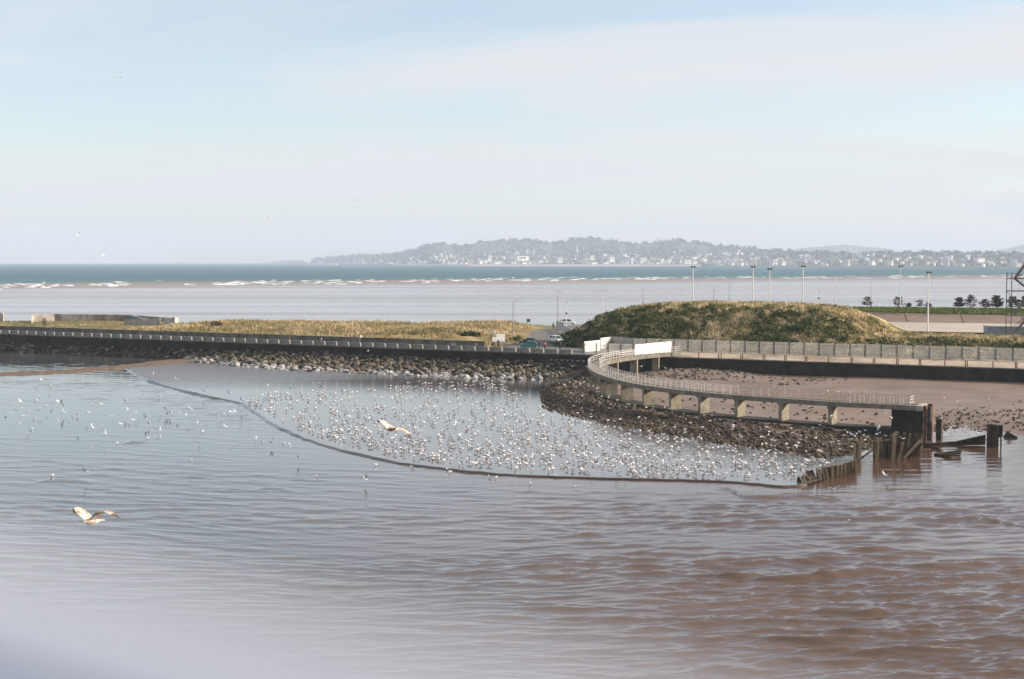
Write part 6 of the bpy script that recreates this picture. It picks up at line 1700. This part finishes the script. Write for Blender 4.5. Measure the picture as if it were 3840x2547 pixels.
for me, loc, rot, sc, lab, grp, fo in gulls[:300]:
    o = bpy.data.objects.new('gull', me); COL.objects.link(o); o.location = loc; o.rotation_euler = rot; o.scale = (sc,) * 3; 
    if grp in (L_ST[1], L_RK[1], L_FL[1]):
        gx, gy = loc[:2]; pxg = 1920 + FPX * gx / gy
        pose_ = ('upright' if me in (stand[0], stand[2]) else 'hunched' if me is stand[1] else 'head down' if me is stand[3] else 'level winged' if me is fly[0] else 'raised winged' if me is fly[1] else 'drooping winged' if me is fly[2] else 'tilting')
        near_ = ('off the gravel bar' if pxg < 760 else 'off the tip of the flat' if pxg < 1300 else 'at the outer lip of the flat' if pxg < 2200 else 'between rock bank and river' if pxg < 2880 else 'around the timber revetments' if pxg < 3420 else 'off the pile stump')
        if grp == L_ST[1]: near_ += ', facing ' + ('the sea wall' if math.sin(rot[2]) > .5 else 'the river' if math.sin(rot[2]) < -.5 else 'the walkway' if math.cos(rot[2]) > 0 else 'the gravel bar')
        lab = f'{pose_} {lab}, {near_}'
    tag(o, lab, 'gull', grp)
VV, F3, F4, M3, M4, b = [], [], [], [], [], 0
cache = {}
for me, loc, rot, sc, lab, grp, fo in gulls[300:]:
    if me.name not in cache:
        Fq = [(p_.vertices[:], p_.material_index) for p_ in me.polygons]; q4, m4 = [], []
        for f, mi in Fq:
            if len(f) == 4: q4.append(f); m4.append(mi)
            elif len(f) == 8:
                for k in range(3): q4.append((f[0], f[1 + 2 * k], f[2 + 2 * k], f[3 + 2 * k])); m4.append(mi)
        cache[me.name] = (np.array([v.co[:] for v in me.vertices]), np.array(q4), m4)
    V, q4, m4 = cache[me.name]; VV.append(V * sc @ rotm(rot).T + loc); F4.append(q4 + b); M4 += m4; b += len(V)
tag(link('gull_flock', np_mesh('gull_flock', np.concatenate(VV), np.concatenate(F4), midx=M4), [M_GW, M_GG, M_GD, M_GR]), 'dense flock of more than a thousand gulls standing on the flooded flat', 'gulls', kind='stuff')

# two large mottled young gulls close to the camera
def big_gull(name, loc, rz, rx, ry, sc, pose, label):
    me = gull_fly(name, pose, (M_GB, M_GB, M_GBD, M_GD), 1.1)
    me.materials.append(M_GBD)
    b0 = len(me.polygons)
    o = link(name, me, None, None, loc, (rx, ry, rz), (sc,) * 3); return tag(o, label, 'gull')
big_gull('gull', tuple(PD(343, 1955, 30)), math.radians(236), .0, -.06, 1.22, ((.17, .20, .16, .08), (.19, .215, .175, .11)), 'large mottled brown gull with arched wings gliding low over the open river')
big_gull('gull', tuple(PD(1468, 1608, 36)), math.radians(228), -.22, -.12, 1.15, ((.09, .07, .03, -.02), (.10, .09, .03, -.05)), 'large brown tipped gull banking in front of the standing flock')

# ================================================================== SHIP'S RAIL added by the lens to give the pale corner blur
M_SHIP = mat('ship_rail_paint', [(0.3, (.62, .63, .68)), (0.7, (.70, .71, .76))], 3, .45)
sr_ = tag(empty('veil_rail', (-.06, .215, CAM_H - .09)), 'added pale ship rail right in front of the lens, blurred to a pale veil', 'rail')
ca, cb = np.array([-.0889, .247]), np.array([-.0227, .195]); du = (cb - ca) / np.linalg.norm(cb - ca)
def on_rail(t, z): return (*(ca + du * t), CAM_H + z)
RAIL_Z = -.0765
under(MB().tube([on_rail(t, RAIL_Z) for t in np.linspace(-2.4, 2.6, 12)], .022, 24).build('top_rail', M_SHIP, smooth=True), sr_)
for z_ in (-.45, -.80): under(MB().tube([on_rail(t, z_) for t in (-2.4, 2.6)], .012, 10).build('lower_rail', M_SHIP, smooth=True), sr_)
for t in (-1.9, -.6, .8, 2.1): under(MB().tube([on_rail(t, RAIL_Z - .01), on_rail(t, -1.15)], .018, 10).build('stanchion', M_SHIP, smooth=True), sr_)

# ================================================================== HAZE
hz_m = bpy.data.materials.new('haze_air'); hz_m.use_nodes = True
nt = hz_m.node_tree; nt.nodes.clear()
out = nt.nodes.new('ShaderNodeOutputMaterial'); vol = nt.nodes.new('ShaderNodeVolumePrincipled')
vol.inputs['Color'].default_value = (.70, .82, 1.0, 1); vol.inputs['Density'].default_value = HAZE_DENSITY; vol.inputs['Anisotropy'].default_value = 0.0
nt.links.new(vol.outputs[0], out.inputs['Volume'])
if HAZE_DENSITY > 0:
    hz = MB().box((0, 0, 250), (40000, 40000, 520)).build('haze', hz_m)
    tag(hz, 'pale sea haze over the bay', 'haze', kind='stuff')
